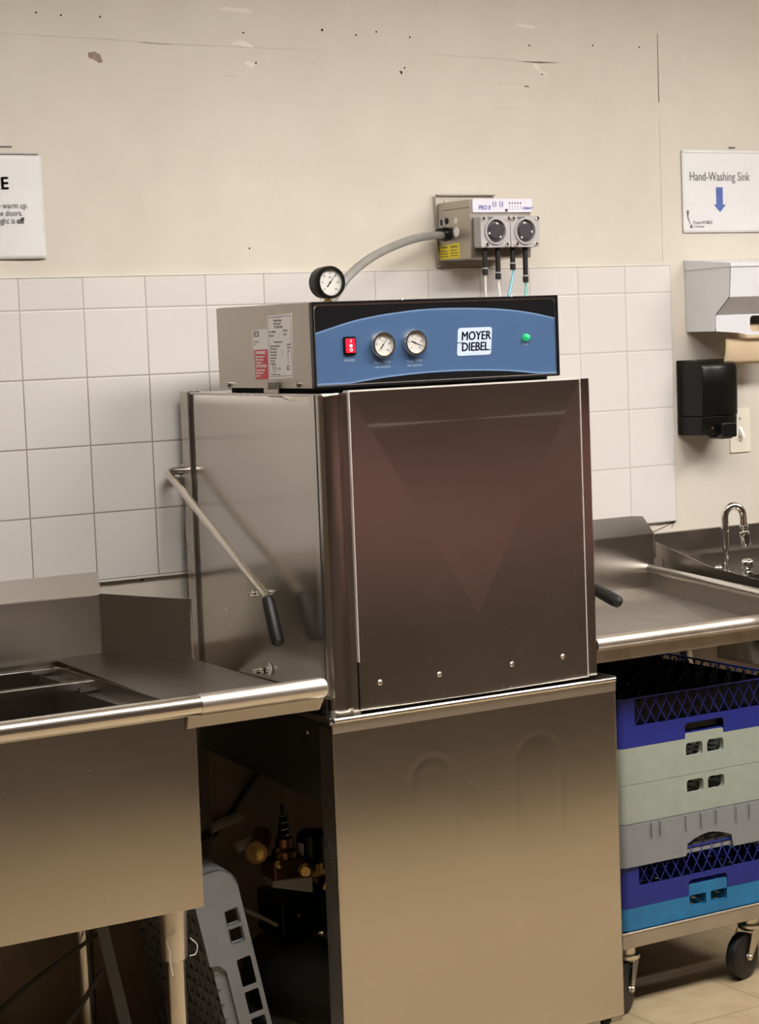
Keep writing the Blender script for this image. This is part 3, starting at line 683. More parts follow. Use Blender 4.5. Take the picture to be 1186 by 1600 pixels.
# left of machine: sloped infill deck behind the guard ends at the hood
bs = MB()
bs.quadbox([(XL, -.06, .885), (.135, -.06, .885), (.135, -.057, .885), (XL, -.057, .885), (XL, -.06, 1.0265), (.135, -.06, 1.0265), (.135, -.057, 1.0265), (XL, -.057, 1.0265)])
build('backsplash', bs, 'steel_table', LT, bev=.001)
bs = MB().quadbox([(XL, -.060, 1.0245), (.1355, -.060, 1.0245), (.158, -.001, 1.072), (XL, -.001, 1.072), (XL, -.062, 1.0275), (.1355, -.062, 1.0275), (.158, -.003, 1.0755), (XL, -.003, 1.0755)])
bs.quadbox([(.1335, -.060, 1.0), (.1355, -.060, 1.0), (.158, -.003, 1.0), (.156, -.003, 1.0), (.1335, -.060, 1.0275), (.1355, -.060, 1.0275), (.158, -.003, 1.0755), (.156, -.003, 1.0755)])
build('backsplash_cap', bs, 'steel_cap_lit', LT)
gd = MB().quadbox([(.135, -.062, .889), (.268, -.240, .874), (.2665, -.2412, .874), (.1335, -.0632, .889), (.135, -.062, 1.0275), (.268, -.240, 1.018), (.2665, -.2412, 1.018), (.1335, -.0632, 1.0275)])
build('splash_guard', gd, 'steel_table', LT)
build('splash_guard_edge', MB().box(.2660, .2715, -.2435, -.2395, .873, 1.019), 'steel_rim', LT, bev=.0008)
# rolled rail
build('front_rail', MB().tube([(XL, -.722, .8785), (.045, -.722, .8785)], .0205, 32), 'steel_rim', LT)
build('rail_sleeve', MB().tube([(.0445, -.722, .8785), (.318, -.722, .8785), (.324, -.722, .8785), (.327, -.722, .8785)], [.0215, .0215, .019, .012], 32), 'steel_sleeve', LT)
build('rail_apron', MB().quadbox([(.02, -.716, .832), (.318, -.716, .832), (.318, -.7, .832), (.02, -.7, .832), (.02, -.726, .862), (.326, -.726, .862), (.326, -.70, .862), (.02, -.70, .862)]), 'steel_table', LT, bev=.003)
# bowl
bx1 = .0425
bw = MB()
bw.box(XL, bx1, -.712, -.708, .476, .866)                     # front wall
bw.box(bx1-.003, bx1, -.708, -.095, .476, .846)               # right wall
bw.box(XL, bx1-.003, -.098, -.095, .476, .88)                 # rear
bw.box(XL, bx1-.003, -.708, -.098, .476, .480)                # bottom
build('sink_bowl', bw, 'steel_front', LT, bev=.008)
build('inner_wall', MB().box(.000, .0025, -.70, -.085, .62, zd(-.3)-.001), 'steel_table', LT)
build('inner_wall', MB().box(XL, .002, -.0875, -.085, .62, .893), 'steel_table', LT)
build('rack_slide_bar', MB().box(XL, -.012, -.336, -.330, .866, .886).box(XL, -.012, -.352, -.330, .884, .887), 'steel_table', LT, bev=.001)
build('rack_slide_rail', MB().box(-.040, 0, -.345, -.12, .864, .867).box(-.042, -.040, -.345, -.12, .858, .872), 'steel_table', LT)
build('rack_slide_rail', MB().box(-.045, 0, -.68, -.36, .858, .861).box(-.047, -.045, -.68, -.36, .852, .866), 'steel_table', LT)
for (x, y) in ((.012, -.63), (.012, -.16)):
    lg = build('leg', MB().lathe((x, y, .0), (0, 0, 1), [(0, .012), (.012, .018), (.03, .0205), (.365, .0205)] if y < -.5 else [(0, .012), (.012, .018), (.03, .0205), (.479, .0205)], 24), 'steel_rim', LT)
    if y < -.5:
        build('leg_socket', MB().lathe((x, y, .357), (0, 0, 1), [(0, .0225), (.006, .0255), (.07, .0262), (.122, .030)], 28), 'steel_sleeve', lg)
# rear leg seen further left
wt = tag(build('wire_tie', MB().tube(spline([(.000, -.665, .425), (-.018, -.66, .408), (-.013, -.66, .385), (-.012, -.66, .36), (-.008, -.66, .335)], 6), .0012, 6).tube(spline([(.038, -.65, .400), (.050, -.655, .385), (.046, -.655, .368), (.033, -.655, .366)], 6), .0012, 6), 'white', origin=(0, -.66, .38)), 'thin pale wire loop hanging around the sink leg socket', 'wire')

# ================================================================== RIGHT CLEAN TABLE
RT = thing('clean_dish_table', 'stainless dish table with rounded front edge, right of the dishwasher', 'dish table', (1.35, -.4, 0))
xe = lambda y: 1.685 + (y+.06)*.243       # angled right end
dk = MB()
dk.bm.faces.new([dk.bm.verts.new(p) for p in ((1.04, -.06, .891), (xe(-.06), -.06, .891), (xe(-.70), -.70, .872), (1.04, -.70, .872))])
o = build('deck', dk, 'steel_worn', RT, smooth=0); solidify(o, .002, 0)
build('deck_crease', MB().quadbox([(1.66, -.12, .8895), (1.45, -.60, .8755), (1.453, -.60, .8755), (1.663, -.12, .8895), (1.66, -.12, .8905), (1.45, -.60, .8765), (1.453, -.60, .8765), (1.663, -.12, .8905)]), 'steel_worn', RT)
build('backsplash', MB().box(1.04, 1.705, -.06, -.057, .885, 1.031), 'steel_table', RT, bev=.001)
build('backsplash_cap', MB().quadbox([(1.04, -.060, 1.028), (1.706, -.060, 1.028), (1.715, -.002, 1.078), (1.04, -.002, 1.078), (1.04, -.062, 1.031), (1.708, -.062, 1.031), (1.668, -.003, 1.081), (1.04, -.003, 1.081)]), 'steel_table', RT)
build('backsplash_end', MB().sheet([(1.707, -.061, .88), (1.707, -.001, .88), (1.690, -.001, 1.060), (1.707, -.061, 1.030)], (-.0015, 0, 0)), 'steel_table', RT)
build('end_upstand', MB().quadbox([(xe(-.06), -.06, .885), (xe(-.71), -.71, .862), (xe(-.71)+.004, -.71, .862), (xe(-.06)+.004, -.06, .885), (xe(-.06), -.06, .940), (xe(-.71), -.71, .940), (xe(-.71)+.004, -.71, .940), (xe(-.06)+.004, -.06, .940)]), 'steel_table', RT)
build('end_rail', MB().tube([(xe(-.062)+.008, -.062, .938), (xe(-.72)+.008, -.72, .938)], .0125, 20), 'steel_rim', RT)
# front rolled edge: profile extruded along x
pr = [(y+.034, z-.002) for y, z in ((-.700, .872), (-.700, .893), (-.706, .8985), (-.714, .898), (-.7225, .893), (-.728, .883), (-.7275, .874), (-.723, .869), (-.716, .8665), (-.716, .840), (-.696, .838), (-.694, .842), (-.711, .844), (-.711, .868))]
mb = MB(); a = [mb.bm.verts.new((1.0385, y, z)) for y, z in pr]; b = [mb.bm.verts.new((1.62, y, z)) for y, z in pr]
for i in range(len(pr)): mb.bm.faces.new([a[i], a[(i+1) % len(pr)], b[(i+1) % len(pr)], b[i]])
mb.bm.faces.new(a[::-1]); mb.bm.faces.new(b)
build('front_rolled_edge', mb, 'worn_edge', RT, smooth=50)
build('edge_bolt', MB().lathe((xe(-.66)-.001, -.66, .905), (-1, -.2, 0), [(0, .005), (.003, .004)], 10), 'chrome', RT)
for y in (-.62, -.14):
    build('leg', MB().lathe((1.74, y, 0), (0, 0, 1), [(0, .012), (.015, .0205), (.87, .0205)], 20), 'steel_rim', RT)
build('under_brace', MB().box(1.045, 1.745, -.40, -.36, .85, .872), 'steel_table', RT)

# ================================================================== HAND SINK
HS = thing('hand_sink', 'stainless hand-washing sink against the wall at the right edge', 'hand sink', (2.2, -.3, 0))
build('backsplash', MB().box(1.748, 2.55, -.045, -.003, .905, .9585), 'steel_table', HS)
build('backsplash_cap', MB().quadbox([(1.748, -.012, .957), (2.55, -.012, .957), (2.55, -.003, .957), (1.748, -.003, .957), (1.748, -.012, 1.0215), (2.55, -.012, 1.0215), (2.55, -.003, 1.0225), (1.748, -.003, 1.0225)]), 'steel_table', HS)
mb = MB(); mb.plate([(1.752, -.56), (2.55, -.56), (2.55, -.045), (1.752, -.045)], [rrect(1.83, 2.45, -.50, -.16, .05)], .003, F((0, 0, .9065), (1, 0, 0), (0, 1, 0)))
build('deck', mb, 'steel_table', HS)
build('side_splash', MB().sheet([(1.750, -.003, .905), (1.750, -.003, 1.003), (1.750, -.235, .952), (1.750, -.40, .935), (1.750, -.56, .93), (1.750, -.56, .905)], (.003, 0, 0)), 'steel_table', HS)
mb = MB(); mb.box(1.83, 1.833, -.50, -.16, .70, .908).box(2.447, 2.45, -.50, -.16, .70, .908).box(1.83, 2.45, -.50, -.497, .70, .908).box(1.83, 2.45, -.163, -.16, .70, .908).box(1.83, 2.45, -.5, -.16, .697, .70)
build('basin', mb, 'steel_table', HS, bev=.01)
FA = thing('gooseneck_faucet', 'chrome gooseneck faucet with two round handles on the hand sink', 'faucet', (1.925, -.095, .9095))
fxy = (1.922, -.095)
arc = [(fxy[0], fxy[1], .912), (fxy[0], fxy[1], 1.058)] + [(fxy[0]+.0215*(1-math.cos(a)), fxy[1]-.012*(1-math.cos(a)), 1.058+.030*math.sin(a)) for a in [PI*k/12 for k in range(1, 13)]] + [(fxy[0]+.044, fxy[1]-.0245, 1.035)]
build('spout', MB().tube(arc, .0102, 22), 'chrome', FA)
e = Vector((fxy[0]+.044, fxy[1]-.0245, 1.036))
build('spout_collar', MB().lathe(e, (.05, 0, -1), [(0, .0105), (.002, .0125), (.009, .0125), (.011, .009), (.018, .009)], 20), 'chrome', FA)
build('aerator', MB().lathe(e + Vector((.001, 0, -.017)), (.16, -.02, -1), [(0, .009), (.003, .0135), (.012, .0140), (.014, .0130), (.040, .0130), (.042, .010)], 20), 'chrome', FA)
build('base_flange', MB().lathe((fxy[0], fxy[1], .9098), (0, 0, 1), [(0, .016), (.003, .016), (.006, .010), (.012, .0095)], 24), 'chrome', FA)
def knob(x, y, s=1., tilt=(0, 0, 1)):
    k = MB(); o = Vector((x, y, .9098)); ax = Vector(tilt).normalized()
    prof = [(0, .017*s), (.003*s, .017*s), (.006*s, .009*s), (.012*s, .009*s), (.016*s, .017*s), (.032*s, .0185*s), (.038*s, .014*s), (.040*s, .010*s), (.0405*s, .0001)]
    seg = 28; a = Vector((1, 0, 0)); n = ax.cross(a).normalized(); b = ax.cross(n)
    rings = []
    for d, r in prof:
        rings.append([k.bm.verts.new(o + ax*d + (n*math.cos(2*PI*i/seg)+b*math.sin(2*PI*i/seg))*r*(1+(.16*math.cos(4*2*PI*i/seg) if .012*s < d < .039*s else 0))) for i in range(seg)])
    for i in range(len(rings)-1):
        for j in range(seg): k.bm.faces.new([rings[i][j], rings[i][(j+1) % seg], rings[i+1][(j+1) % seg], rings[i+1][j]])
    k.bm.faces.new(rings[0][::-1]); k.bm.faces.new(rings[-1]); return k
build('handle', knob(1.950, -.150, .98), 'chrome', FA, smooth=50)
build('handle', knob(1.877, -.118, .62), 'chrome', FA, smooth=50)

# ================================================================== CHEMICAL DISPENSER
CD = thing('chemical_dispenser', 'grey chemical dosing unit with two round pumps on wall above the dishwasher', 'chemical dispenser', (1.18, 0, 1.82))
mb = MB(); mb.plate(rrect(1.094, 1.268, 1.737, 1.915, .003), [], .003, front(0, -.0095, 0))
build('back_plate', mb, 'steel_matte', CD)
for z in (1.912, 1.737): build('plate_flange', MB().box(1.094, 1.268, -.022, -.0125, z, z+.003), 'steel_matte', CD)
bx = MB().quadbox([(1.1005, -.148, 1.752), (1.279, -.148, 1.752), (1.279, -.0125, 1.752), (1.1005, -.0125, 1.752), (1.1005, -.150, 1.893), (1.281, -.150, 1.893), (1.281, -.0125, 1.893), (1.1005, -.0125, 1.893)])
build('case', bx, 'steel_matte', CD, bev=.002)
build('lid_seam', MB().box(1.0995, 1.101, -.150, -.03, 1.873, 1.8745), 'dark_iron', CD)
lb = build('display_label', MB().box(1.108, 1.283, -.1535, -.149, 1.861, 1.894), 'label_lilac', CD, bev=.001)
mb = MB(); text_mb(mb, 'PRO II', .0145, front(1.124, -.1537, 1.868), 'LEFT', .1, .0003, .9)
for x in (1.166, 1.186): mb.plate(rrect(x, x+.0105, 1.8745, 1.8865, .001), [rrect(x+.0015, x+.009, 1.8760, 1.8800, .0005), rrect(x+.0015, x+.009, 1.8815, 1.8850, .0005)], .0003, front(0, -.1536, 0))
text_mb(mb, 'SIGNET', .0078, front(1.2555, -.1537, 1.8685), 'LEFT', .2, .0003) if False else text_mb(mb, 'KNIGHT', .0078, front(1.2545, -.1537, 1.8685), 'LEFT', .2, .0003)
build('label_print', mb, 'ink_blue', lb, smooth=0)
mb = MB()
for k in range(5):
    mb.plate(circ(1.2155+.0082*k, 1.8835, .0021, 12), [], .0003, front(0, -.1536, 0)); mb.box(1.2150+.0082*k, 1.2156+.0082*k, -.1539, -.1536, 1.868, 1.878)
build('status_dots', mb, 'ink', lb, smooth=0)
build('label_screw', MB().lathe((1.2045, -.1535, 1.8665), (0, -1, 0), [(0, .0042), (.0025, .0038), (.003, .0001)], 12), 'chrome', CD)
for cx in (1.151, 1.238):
    P0 = cx-.0435
    hs = build('pump_housing', MB().box(P0+.001, cx+.0425, -.180, -.150, 1.776, 1.851), 'grey_case', CD, bev=.004)
    build('clear_cover', MB().plate(rrect(P0+.001, cx+.0425, 1.776, 1.851, .004), [circ(cx, 1.8145, .0285, 32)], .004, front(0, -.180, 0)), 'cover', hs, bev=.0008)
    build('cover_ring', MB().plate(circ(cx, 1.8145, .0325, 36), [circ(cx, 1.8145, .0275, 36)], .006, front(0, -.1825, 0)), 'grey_case', hs, bev=.001)
    build('rotor', MB().lathe((cx, -.178, 1.8145), (0, -1, 0), [(0, .027), (.004, .026), (.005, .018), (.008, .018)], 28), 'rotor', hs)
    mb = MB()
    for a in (75, 195, 315) if cx < 1.2 else (95, 235, -5): mb.lathe((cx+.018*math.cos(math.radians(a)), -.182, 1.8145+.018*math.sin(math.radians(a))), (0, -1, 0), [(0, .0035), (.004, .0032)], 12)
    build('rollers', mb, 'white', hs)
    mb = MB(); text_mb(mb, 'DET' if cx < 1.2 else 'RINSE', .0085, front(cx-.022, -.1842, 1.8425), 'LEFT', 0, .0002)
    build('pump_lettering', mb, 'ink', hs, smooth=0)
    for dx, dz in ((-.036, .031), (.036, .031), (-.028, -.031), (.030, -.031)):
        build('cover_screw', MB().lathe((cx+dx, -.184, 1.8135+dz), (0, -1, 0), [(0, .0052), (.004, .005), (.006, .003), (.0062, .0001)], 12), 'chrome', hs)
for k, (x0, zt, zb, x1, col) in enumerate(((1.130, 1.776, 1.711, 1.122, 'tube_clear'), (1.168, 1.776, 1.700, 1.163, 'tube_clear'), (1.212, 1.776, 1.722, 1.188, 'tube_blue'), (1.249, 1.776, 1.691, 1.238, 'tube_green'))):
    tb = build('feed_tube', MB().tube(spline([(x0, -.166, zt+.004), (x0-.001, -.166, zb+.01), (x0-.002, -.167, zb-.012), (x1, -.175, 1.655), (x1-.006, -.176, 1.625), (x1-.03, -.172, 1.595), ((x1+1.0-.012*(3-k))/2, -.165, 1.555), (1.0-.012*(3-k), -.15, 1.500), (.995-.012*(3-k), -.15, 1.466)], 6), .0033, 10), col, CD)
    build('tube_sleeve', MB().tube([(x0, -.166, zt), (x0-.001, -.166, zb+.018)], .0062, 14).tube([(x0-.001, -.166, zb+.016), (x0-.001, -.166, zb)], .0070, 14), 'black_rubber', tb)
    build('sleeve_band', MB().tube([(x0-.001, -.166, zb+.0175), (x0-.001, -.166, zb+.0145)], .0074, 14), 'grey_case', tb)
YL = 1.1002
mb = MB(); mb.plate([(.004, 1.7495), (.100, 1.7545), (.100, 1.7905), (.004, 1.787)], [], .0004, lside(YL, 0, 0))
yl = build('caution_label', mb, 'label_yellow', CD, smooth=0) if False else None
mb = MB(); mb.plate([(.0145, 1.7555), (.103, 1.7555), (.103, 1.7920), (.0145, 1.7885)], [], .0004, lside(YL, 0, 0))
yl = build('caution_label', mb, 'label_yellow', CD, smooth=0)
mb = MB()
for q in range(2):
    text_mb(mb, 'CAUTION', .0068, lside(YL-.0004, -(.018+.045*q), 1.7815), off=.0002)
    for r_, s_ in enumerate(('Shock hazard', 'disconnect unit', 'before opening')): text_mb(mb, s_, .0052, lside(YL-.0004, -(.018+.045*q), 1.7740-.0065*r_))
build('label_print', mb, 'ink_soft', yl, smooth=0)
build('port_plate', MB().plate(rrect(.014, .042, 1.797, 1.861, .002), [], .0012, lside(YL, 0, 0)), 'grey_case', CD)
build('port_slot', MB().plate(rrect(.024, .032, 1.838, 1.852, .002), [], .0006, lside(YL-.0012, 0, 0)), 'hole', CD, smooth=0)
build('knockout_hole', MB().plate(circ(.050, 1.8475, .0078, 20), [], .0006, lside(YL, 0, 0)), 'hole', CD, smooth=0)
build('white_plug', MB().lathe((YL, -.0905, 1.8455), (-1, 0, 0), [(0, .0078), (.0015, .0070), (.0016, .0001)], 20), 'white', CD)
build('white_plug', MB().lathe((YL, -.0905, 1.8185), (-1, 0, 0), [(0, .0125), (.0015, .0115), (.0016, .0001)], 24), 'white', CD)
build('conduit_fitting', MB().lathe((YL, -.055, 1.815), (-1, -.10, .02), [(0, .013), (.004, .017), (.016, .017), (.020, .0145), (.032, .0145), (.034, .011)], 20), 'black_plastic', CD)
for z in (1.885, 1.897): build('mount_screw', MB().lathe((1.1225, -.0125, z), (0, -1, 0), [(0, .005), (.003, .004), (.0032, .0001)], 12), 'zinc', CD)
hp = spline([(.505, -.50, 1.6505), (.527, -.50, 1.678), (.556, -.49, 1.704), (.640, -.42, 1.737), (.740, -.34, 1.765), (.865, -.25, 1.792), (.976, -.16, 1.806), (1.065, -.072, 1.812), (1.082, -.058, 1.8135)], 8)
tag(build('flexible_conduit', MB().tube(hp, .0095, 18), 'conduit', origin=(.555, -.42, 1.65)), 'grey flexible conduit arching from dishwasher top to the dosing unit', 'conduit')

# ================================================================== SIGNS
def sheet_sign(name, label, x0, x1, z0, z1, wob=.002):
    t = thing(name, label, 'sign', ((x0+x1)/2, 0, z0))
    def fn(a, b):
        x = x0+(x1-x0)*a; z = z0+(z1-z0)*b
        return Vector((x, -.004 - wob*(.5+.5*math.sin(a*9+b*2))*(1-b*.6), z))
    o = build('sheet', sheet_grid(fn, 24, 24), 'paper', t); solidify(o, .0006, 0)
    return t
t = sheet_sign('hand_washing_sign', 'white Hand-Washing Sink sign with blue down arrow, top right wall', 1.880, 2.165, 1.8155, 2.032, .0006)
mb = MB(); text_mb(mb, 'Hand-Washing Sink', .0335, front(1.904, -.0052, 1.9535), 'LEFT', 0, 0, .795)
build('lettering', mb, 'ink_soft', t, smooth=0)
mb = MB(); mb.plate([(1.996, 1.936), (2.0185, 1.936), (2.0185, 1.890), (2.0285, 1.890), (2.0085, 1.8700), (1.9870, 1.890), (1.996, 1.890)], [], .0004, front(0, -.0052, 0))
build('arrow', mb, 'arrow_blue', t, smooth=0)
mb = MB(); mb.plate([(1.8915, 1.8745), (1.901, 1.8745), (1.8975, 1.858), (1.9045, 1.838), (1.9035, 1.8365), (1.8945, 1.855)], [], .0003, front(0, -.0052, 0)); mb.plate([(1.9030, 1.828), (1.9115, 1.828), (1.9105, 1.834), (1.9065, 1.8385), (1.9035, 1.8335)], [], .0003, front(0, -.0052, 0))
text_mb(mb, 'PrayerWORKS', .0125, front(1.914, -.0052, 1.8385), sx=.85); text_mb(mb, 'Community', .008, front(1.916, -.0052, 1.8295), sx=.95)
build('logo_print', mb, 'ink_soft', t, smooth=0)
build('tape', MB().box(1.884, 2.165, -.0062, -.0054, 2.027, 2.034), 'paper', t)
build('tape', MB().box(2.047, 2.068, -.003, -.001, 2.0405, 2.044), 'ink_soft', t)
t = sheet_sign('warning_sheet', 'white printed notice sheet taped to the wall at the left edge', -.21, .0715, 1.7735, 1.9985, .004)
mb = MB()
for dx_, dz_ in ((0, 0), (.0008, 0), (.0016, 0), (.0008, .001), (0, .0005)): text_mb(mb, 'MACHINE', .0375, front(-.009+dx_, -.0085, 1.9245+dz_), 'RIGHT')
for k, s_ in enumerate(('Allow water to warm up.', 'Then close doors.', 'Make sure light is ')):
    text_mb(mb, s_, .0180, front([.034, .021, .0065][k], -.0085, 1.8835-.0165*k), 'RIGHT', 0, 0, .86)
build('lettering', mb, 'ink_soft', t, smooth=0)
mb = MB(); text_mb(mb, 'off', .0180, front(.0225, -.0085, 1.8505), 'RIGHT', 0, .0005, .86)
build('bold_word', mb, 'ink', t, smooth=0)
build('tape', MB().box(-.21, .066, -.0045, -.001, 2.0005, 2.0035), 'grey_case', t)
build('tape', MB().box(-.07, .006, -.002, -.001, 2.0150, 2.0185), 'ink_soft', t)

# ================================================================== TOWEL, SOAP, OUTLET
TD = thing('towel_dispenser', 'white metal paper towel dispenser on the wall, right edge', 'towel dispenser', (2.05, 0, 1.55))
side = [(-.002, 1.553), (-.116, 1.552), (-.123, 1.595), (-.178, 1.640), (-.185, 1.718), (-.185, 1.728), (-.002, 1.742)]
mb = MB(); mb.sheet([(1.885, y, z) for y, z in side], (.0015, 0, 0)); mb.sheet([(2.185, y, z) for y, z in side], (.0015, 0, 0))
mb.quadbox([(1.885, -.178, 1.640), (2.186, -.178, 1.640), (2.186, -.176, 1.640), (1.885, -.176, 1.640), (1.885, -.185, 1.72), (2.186, -.185, 1.72), (2.186, -.183, 1.72), (1.885, -.183, 1.72)])
mb.quadbox([(1.885, -.123, 1.595), (2.186, -.123, 1.595), (2.186, -.121, 1.596), (1.885, -.121, 1.596), (1.885, -.178, 1.640), (2.186, -.178, 1.640), (2.186, -.176, 1.641), (1.885, -.176, 1.641)])
build('body', mb, 'white_metal', TD, smooth=0)
mb = MB(); hw_ = [(1.885, 1.552), (1.960, 1.546), (2.0, 1.539), (2.07, 1.539), (2.11, 1.546), (2.186, 1.552), (2.186, 1.596), (1.885, 1.596)]
mb.plate(hw_, [rrect(2.002, 2.070, 1.548, 1.590, .011)], .0018, front(0, -.120, 0)); build('front_lip', mb, 'white_metal', TD, smooth=0)
build('lid', MB().quadbox([(1.882, -.188, 1.7175), (2.189, -.188, 1.7175), (2.189, -.002, 1.715), (1.882, -.002, 1.715), (1.882, -.188, 1.7285), (2.189, -.188, 1.7285), (2.189, -.002, 1.7435), (1.882, -.002, 1.7435)]), 'white_metal', TD, bev=.0015, smooth=0)
build('bottom_plate', MB().box(1.886, 2.185, -.06, -.002, 1.553, 1.555), 'white_metal', TD)
def tw(a, b): return Vector((1.938+.20*a, -.085-.012*math.sin(PI*b), 1.464+.105*b-.002*a))
o = build('paper_towel', sheet_grid(tw, 6, 10), 'towel', None, origin=None); solidify(o, .0006, 0)
tag(o, 'brown paper towel sheet hanging from the white dispenser', 'paper towel')
SO = thing('soap_dispenser', 'black plastic soap dispenser on the wall below the towel dispenser', 'soap dispenser', (1.91, 0, 1.27))
def ring(z, s=1., dy=0.): return [(1.846, -.001, z), (1.846, -.060*s, z), (1.853, -.100*s+dy, z), (1.872, -.112*s+dy, z), (1.955, -.112*s+dy, z), (1.973, -.100*s+dy, z), (1.978, -.060*s, z), (1.978, -.001, z)]
def loft(mb, rings):
    v = [[mb.bm.verts.new(p) for p in r] for r in rings]; n = len(rings[0])
    for i in range(len(v)-1):
        for k in range(n): mb.bm.faces.new([v[i][k], v[i][(k+1) % n], v[i+1][(k+1) % n], v[i+1][k]])
    mb.bm.faces.new(v[0][::-1]); mb.bm.faces.new(v[-1]); return mb
build('cover', loft(MB(), [ring(1.330, .98), ring(1.40), ring(1.455), ring(1.467, .93), ring(1.474, .72), ring(1.478, .4)]), 'black_plastic', SO, bev=.003, smooth=50)
build('lower_housing', loft(MB(), [ring(1.279, .90), ring(1.284, .93), ring(1.329, .95)]), 'black_plastic', SO, bev=.002, smooth=50)
build('push_bar', MB().box(1.895, 1.945, -.128, -.10, 1.272, 1.312).box(1.90, 1.94, -.118, -.06, 1.268, 1.279), 'black_gloss', SO, bev=.005)
build('lock', MB().lathe((1.878, -.106, 1.298), (-.1, -1, 0), [(0, .003), (.0015, .0025)], 10), 'chrome', SO)
OU = thing('wall_switch_plate', 'ivory switch plate on the wall beside the black soap dispenser', 'switch plate', (2.06, 0, 1.28))
build('cover_plate', MB().plate(rrect(2.027, 2.098, 1.220, 1.340, .004), [], .004, front(0, 0, 0)), 'ivory', OU, bev=.001)
build('toggle', MB().quadbox([(2.056, -.004, 1.268), (2.068, -.004, 1.268), (2.068, -.004, 1.290), (2.056, -.004, 1.290), (2.058, -.020, 1.262), (2.066, -.020, 1.262), (2.066, -.018, 1.272), (2.058, -.018, 1.272)]), 'white', OU, bev=.001)
for z in (1.252, 1.312): build('plate_screw', MB().lathe((2.062, -.004, z), (0, -1, 0), [(0, .004), (.0015, .003)], 10).box(2.059, 2.065, -.0045, -.004, z-.004, z+.004), 'grey_case', OU)

# ================================================================== DISH RACKS ON THE DOLLY
def rack_walls(h, wallfn, W=.508, R=.022, t=.0035):
    """wallfn(side)-> (outer, holes) in (u,v), u in -W/2+R..W/2-R"""
    mb = MB()
    fr = [((0, -W/2, 0), (1, 0, 0)), ((W/2, 0, 0), (0, 1, 0)), ((0, W/2, 0), (-1, 0, 0)), ((-W/2, 0, 0), (0, -1, 0))]
    for i, (o, u) in enumerate(fr):
        outs = wallfn(i)
        w_ = Vector(u).cross(Vector((0, 0, 1)))
        for outer, holes, th in outs:
            mb.plate(outer, holes, th, F(Vector(o) - w_*t, u, (0, 0, 1)))
    for a0, cx, cyy in ((180, -1, -1), (270, 1, -1), (0, 1, 1), (90, -1, 1)):
        c0 = (cx*(W/2-R), cyy*(W/2-R)); prof = []
        for k in range(7): a = math.radians(a0+15*k); prof.append((c0[0]+R*math.cos(a), c0[1]+R*math.sin(a)))
        for k in range(6, -1, -1): a = math.radians(a0+15*k); prof.append((c0[0]+(R-t)*math.cos(a), c0[1]+(R-t)*math.sin(a)))
        n = len(prof); aa = [mb.bm.verts.new((x, y, 0)) for x, y in prof]; bb = [mb.bm.verts.new((x, y, h)) for x, y in prof]
        for k in range(n): mb.bm.faces.new([aa[k], aa[(k+1) % n], bb[(k+1) % n], bb[k]])
        # caps as quads
        for k in range(6):
            mb.bm.faces.new([aa[k], aa[k+1], aa[n-2-k], aa[n-1-k]][::-1]); mb.bm.faces.new([bb[k], bb[k+1], bb[n-2-k], bb[n-1-k]])
    return mb
def grid_base(W, z, step, th=.003, dep=.010):
    mb = MB(); n = int(W/step); s = W/n
    for k in range(n+1):
        x = -W/2 + s*k
        x = max(-W/2+th/2, min(W/2-th/2, x))
        mb.box(x-th/2, x+th/2, -W/2+.001, W/2-.001, z, z+dep); mb.box(-W/2+.001, W/2-.001, x-th/2, x+th/2, z, z+dep)
    return mb
W = .508; E_ = W/2-.022
def lattice_wall(h, notch=(-.058, .060, .036), zb=.050):
    def fn(i):
        n0, n1, nh = notch
        lower = [(-E_, 0), (n0, 0), (n0, nh-.006), (n0+.006, nh), (n1-.006, nh), (n1, nh-.006), (n1, 0), (E_, 0), (E_, zb), (-E_, zb)]
        L = [(lower, [], .0035), ([(-E_, h-.004), (E_, h-.004), (E_, h), (-E_, h)], [], .0045)]
        for s_ in (-1, 1):
            a, b = sorted((s_*E_, s_*(E_-.028))); L.append(([(a, zb), (b, zb), (b, h-.004), (a, h-.004)], [], .0035))
        # diagonals
        x0, x1 = -E_+.028, E_-.028; p = .0312; hh = h-.004-zb; n = int((x1-x0)/p); p = (x1-x0)/n; q = .0011
        for k in range(-1, n+1):
            for d in (1, -1):
                a = x0+p*k+(0 if d > 0 else p*1.0); run = d*hh*.60
                pts = [(a, zb), (a+run, h-.004)]
                (ax, az), (bx_, bz) = pts
                # clip to the window
                def clip(px_, pz_, qx_, qz_):
                    t0, t1 = 0., 1.
                    dx = qx_-px_
                    for lim, sgn in ((x0, 1), (x1, -1)):
                        fa = (px_-lim)*sgn; fb = (qx_-lim)*sgn
                        if fa < 0 and fb < 0: return None
                        if fa < 0: t0 = max(t0, fa/(fa-fb))
                        if fb < 0: t1 = min(t1, fa/(fa-fb))
                    if t1-t0 < .05: return None
                    return (px_+dx*t0, pz_+(qz_-pz_)*t0, px_+dx*t1, pz_+(qz_-pz_)*t1)
                c_ = clip(ax, az, bx_, bz)
                if c_: L.append(([(c_[0]-q, c_[1]), (c_[0]+q, c_[1]), (c_[2]+q, c_[3]), (c_[2]-q, c_[3])], [], .0028))
        return L
    return fn
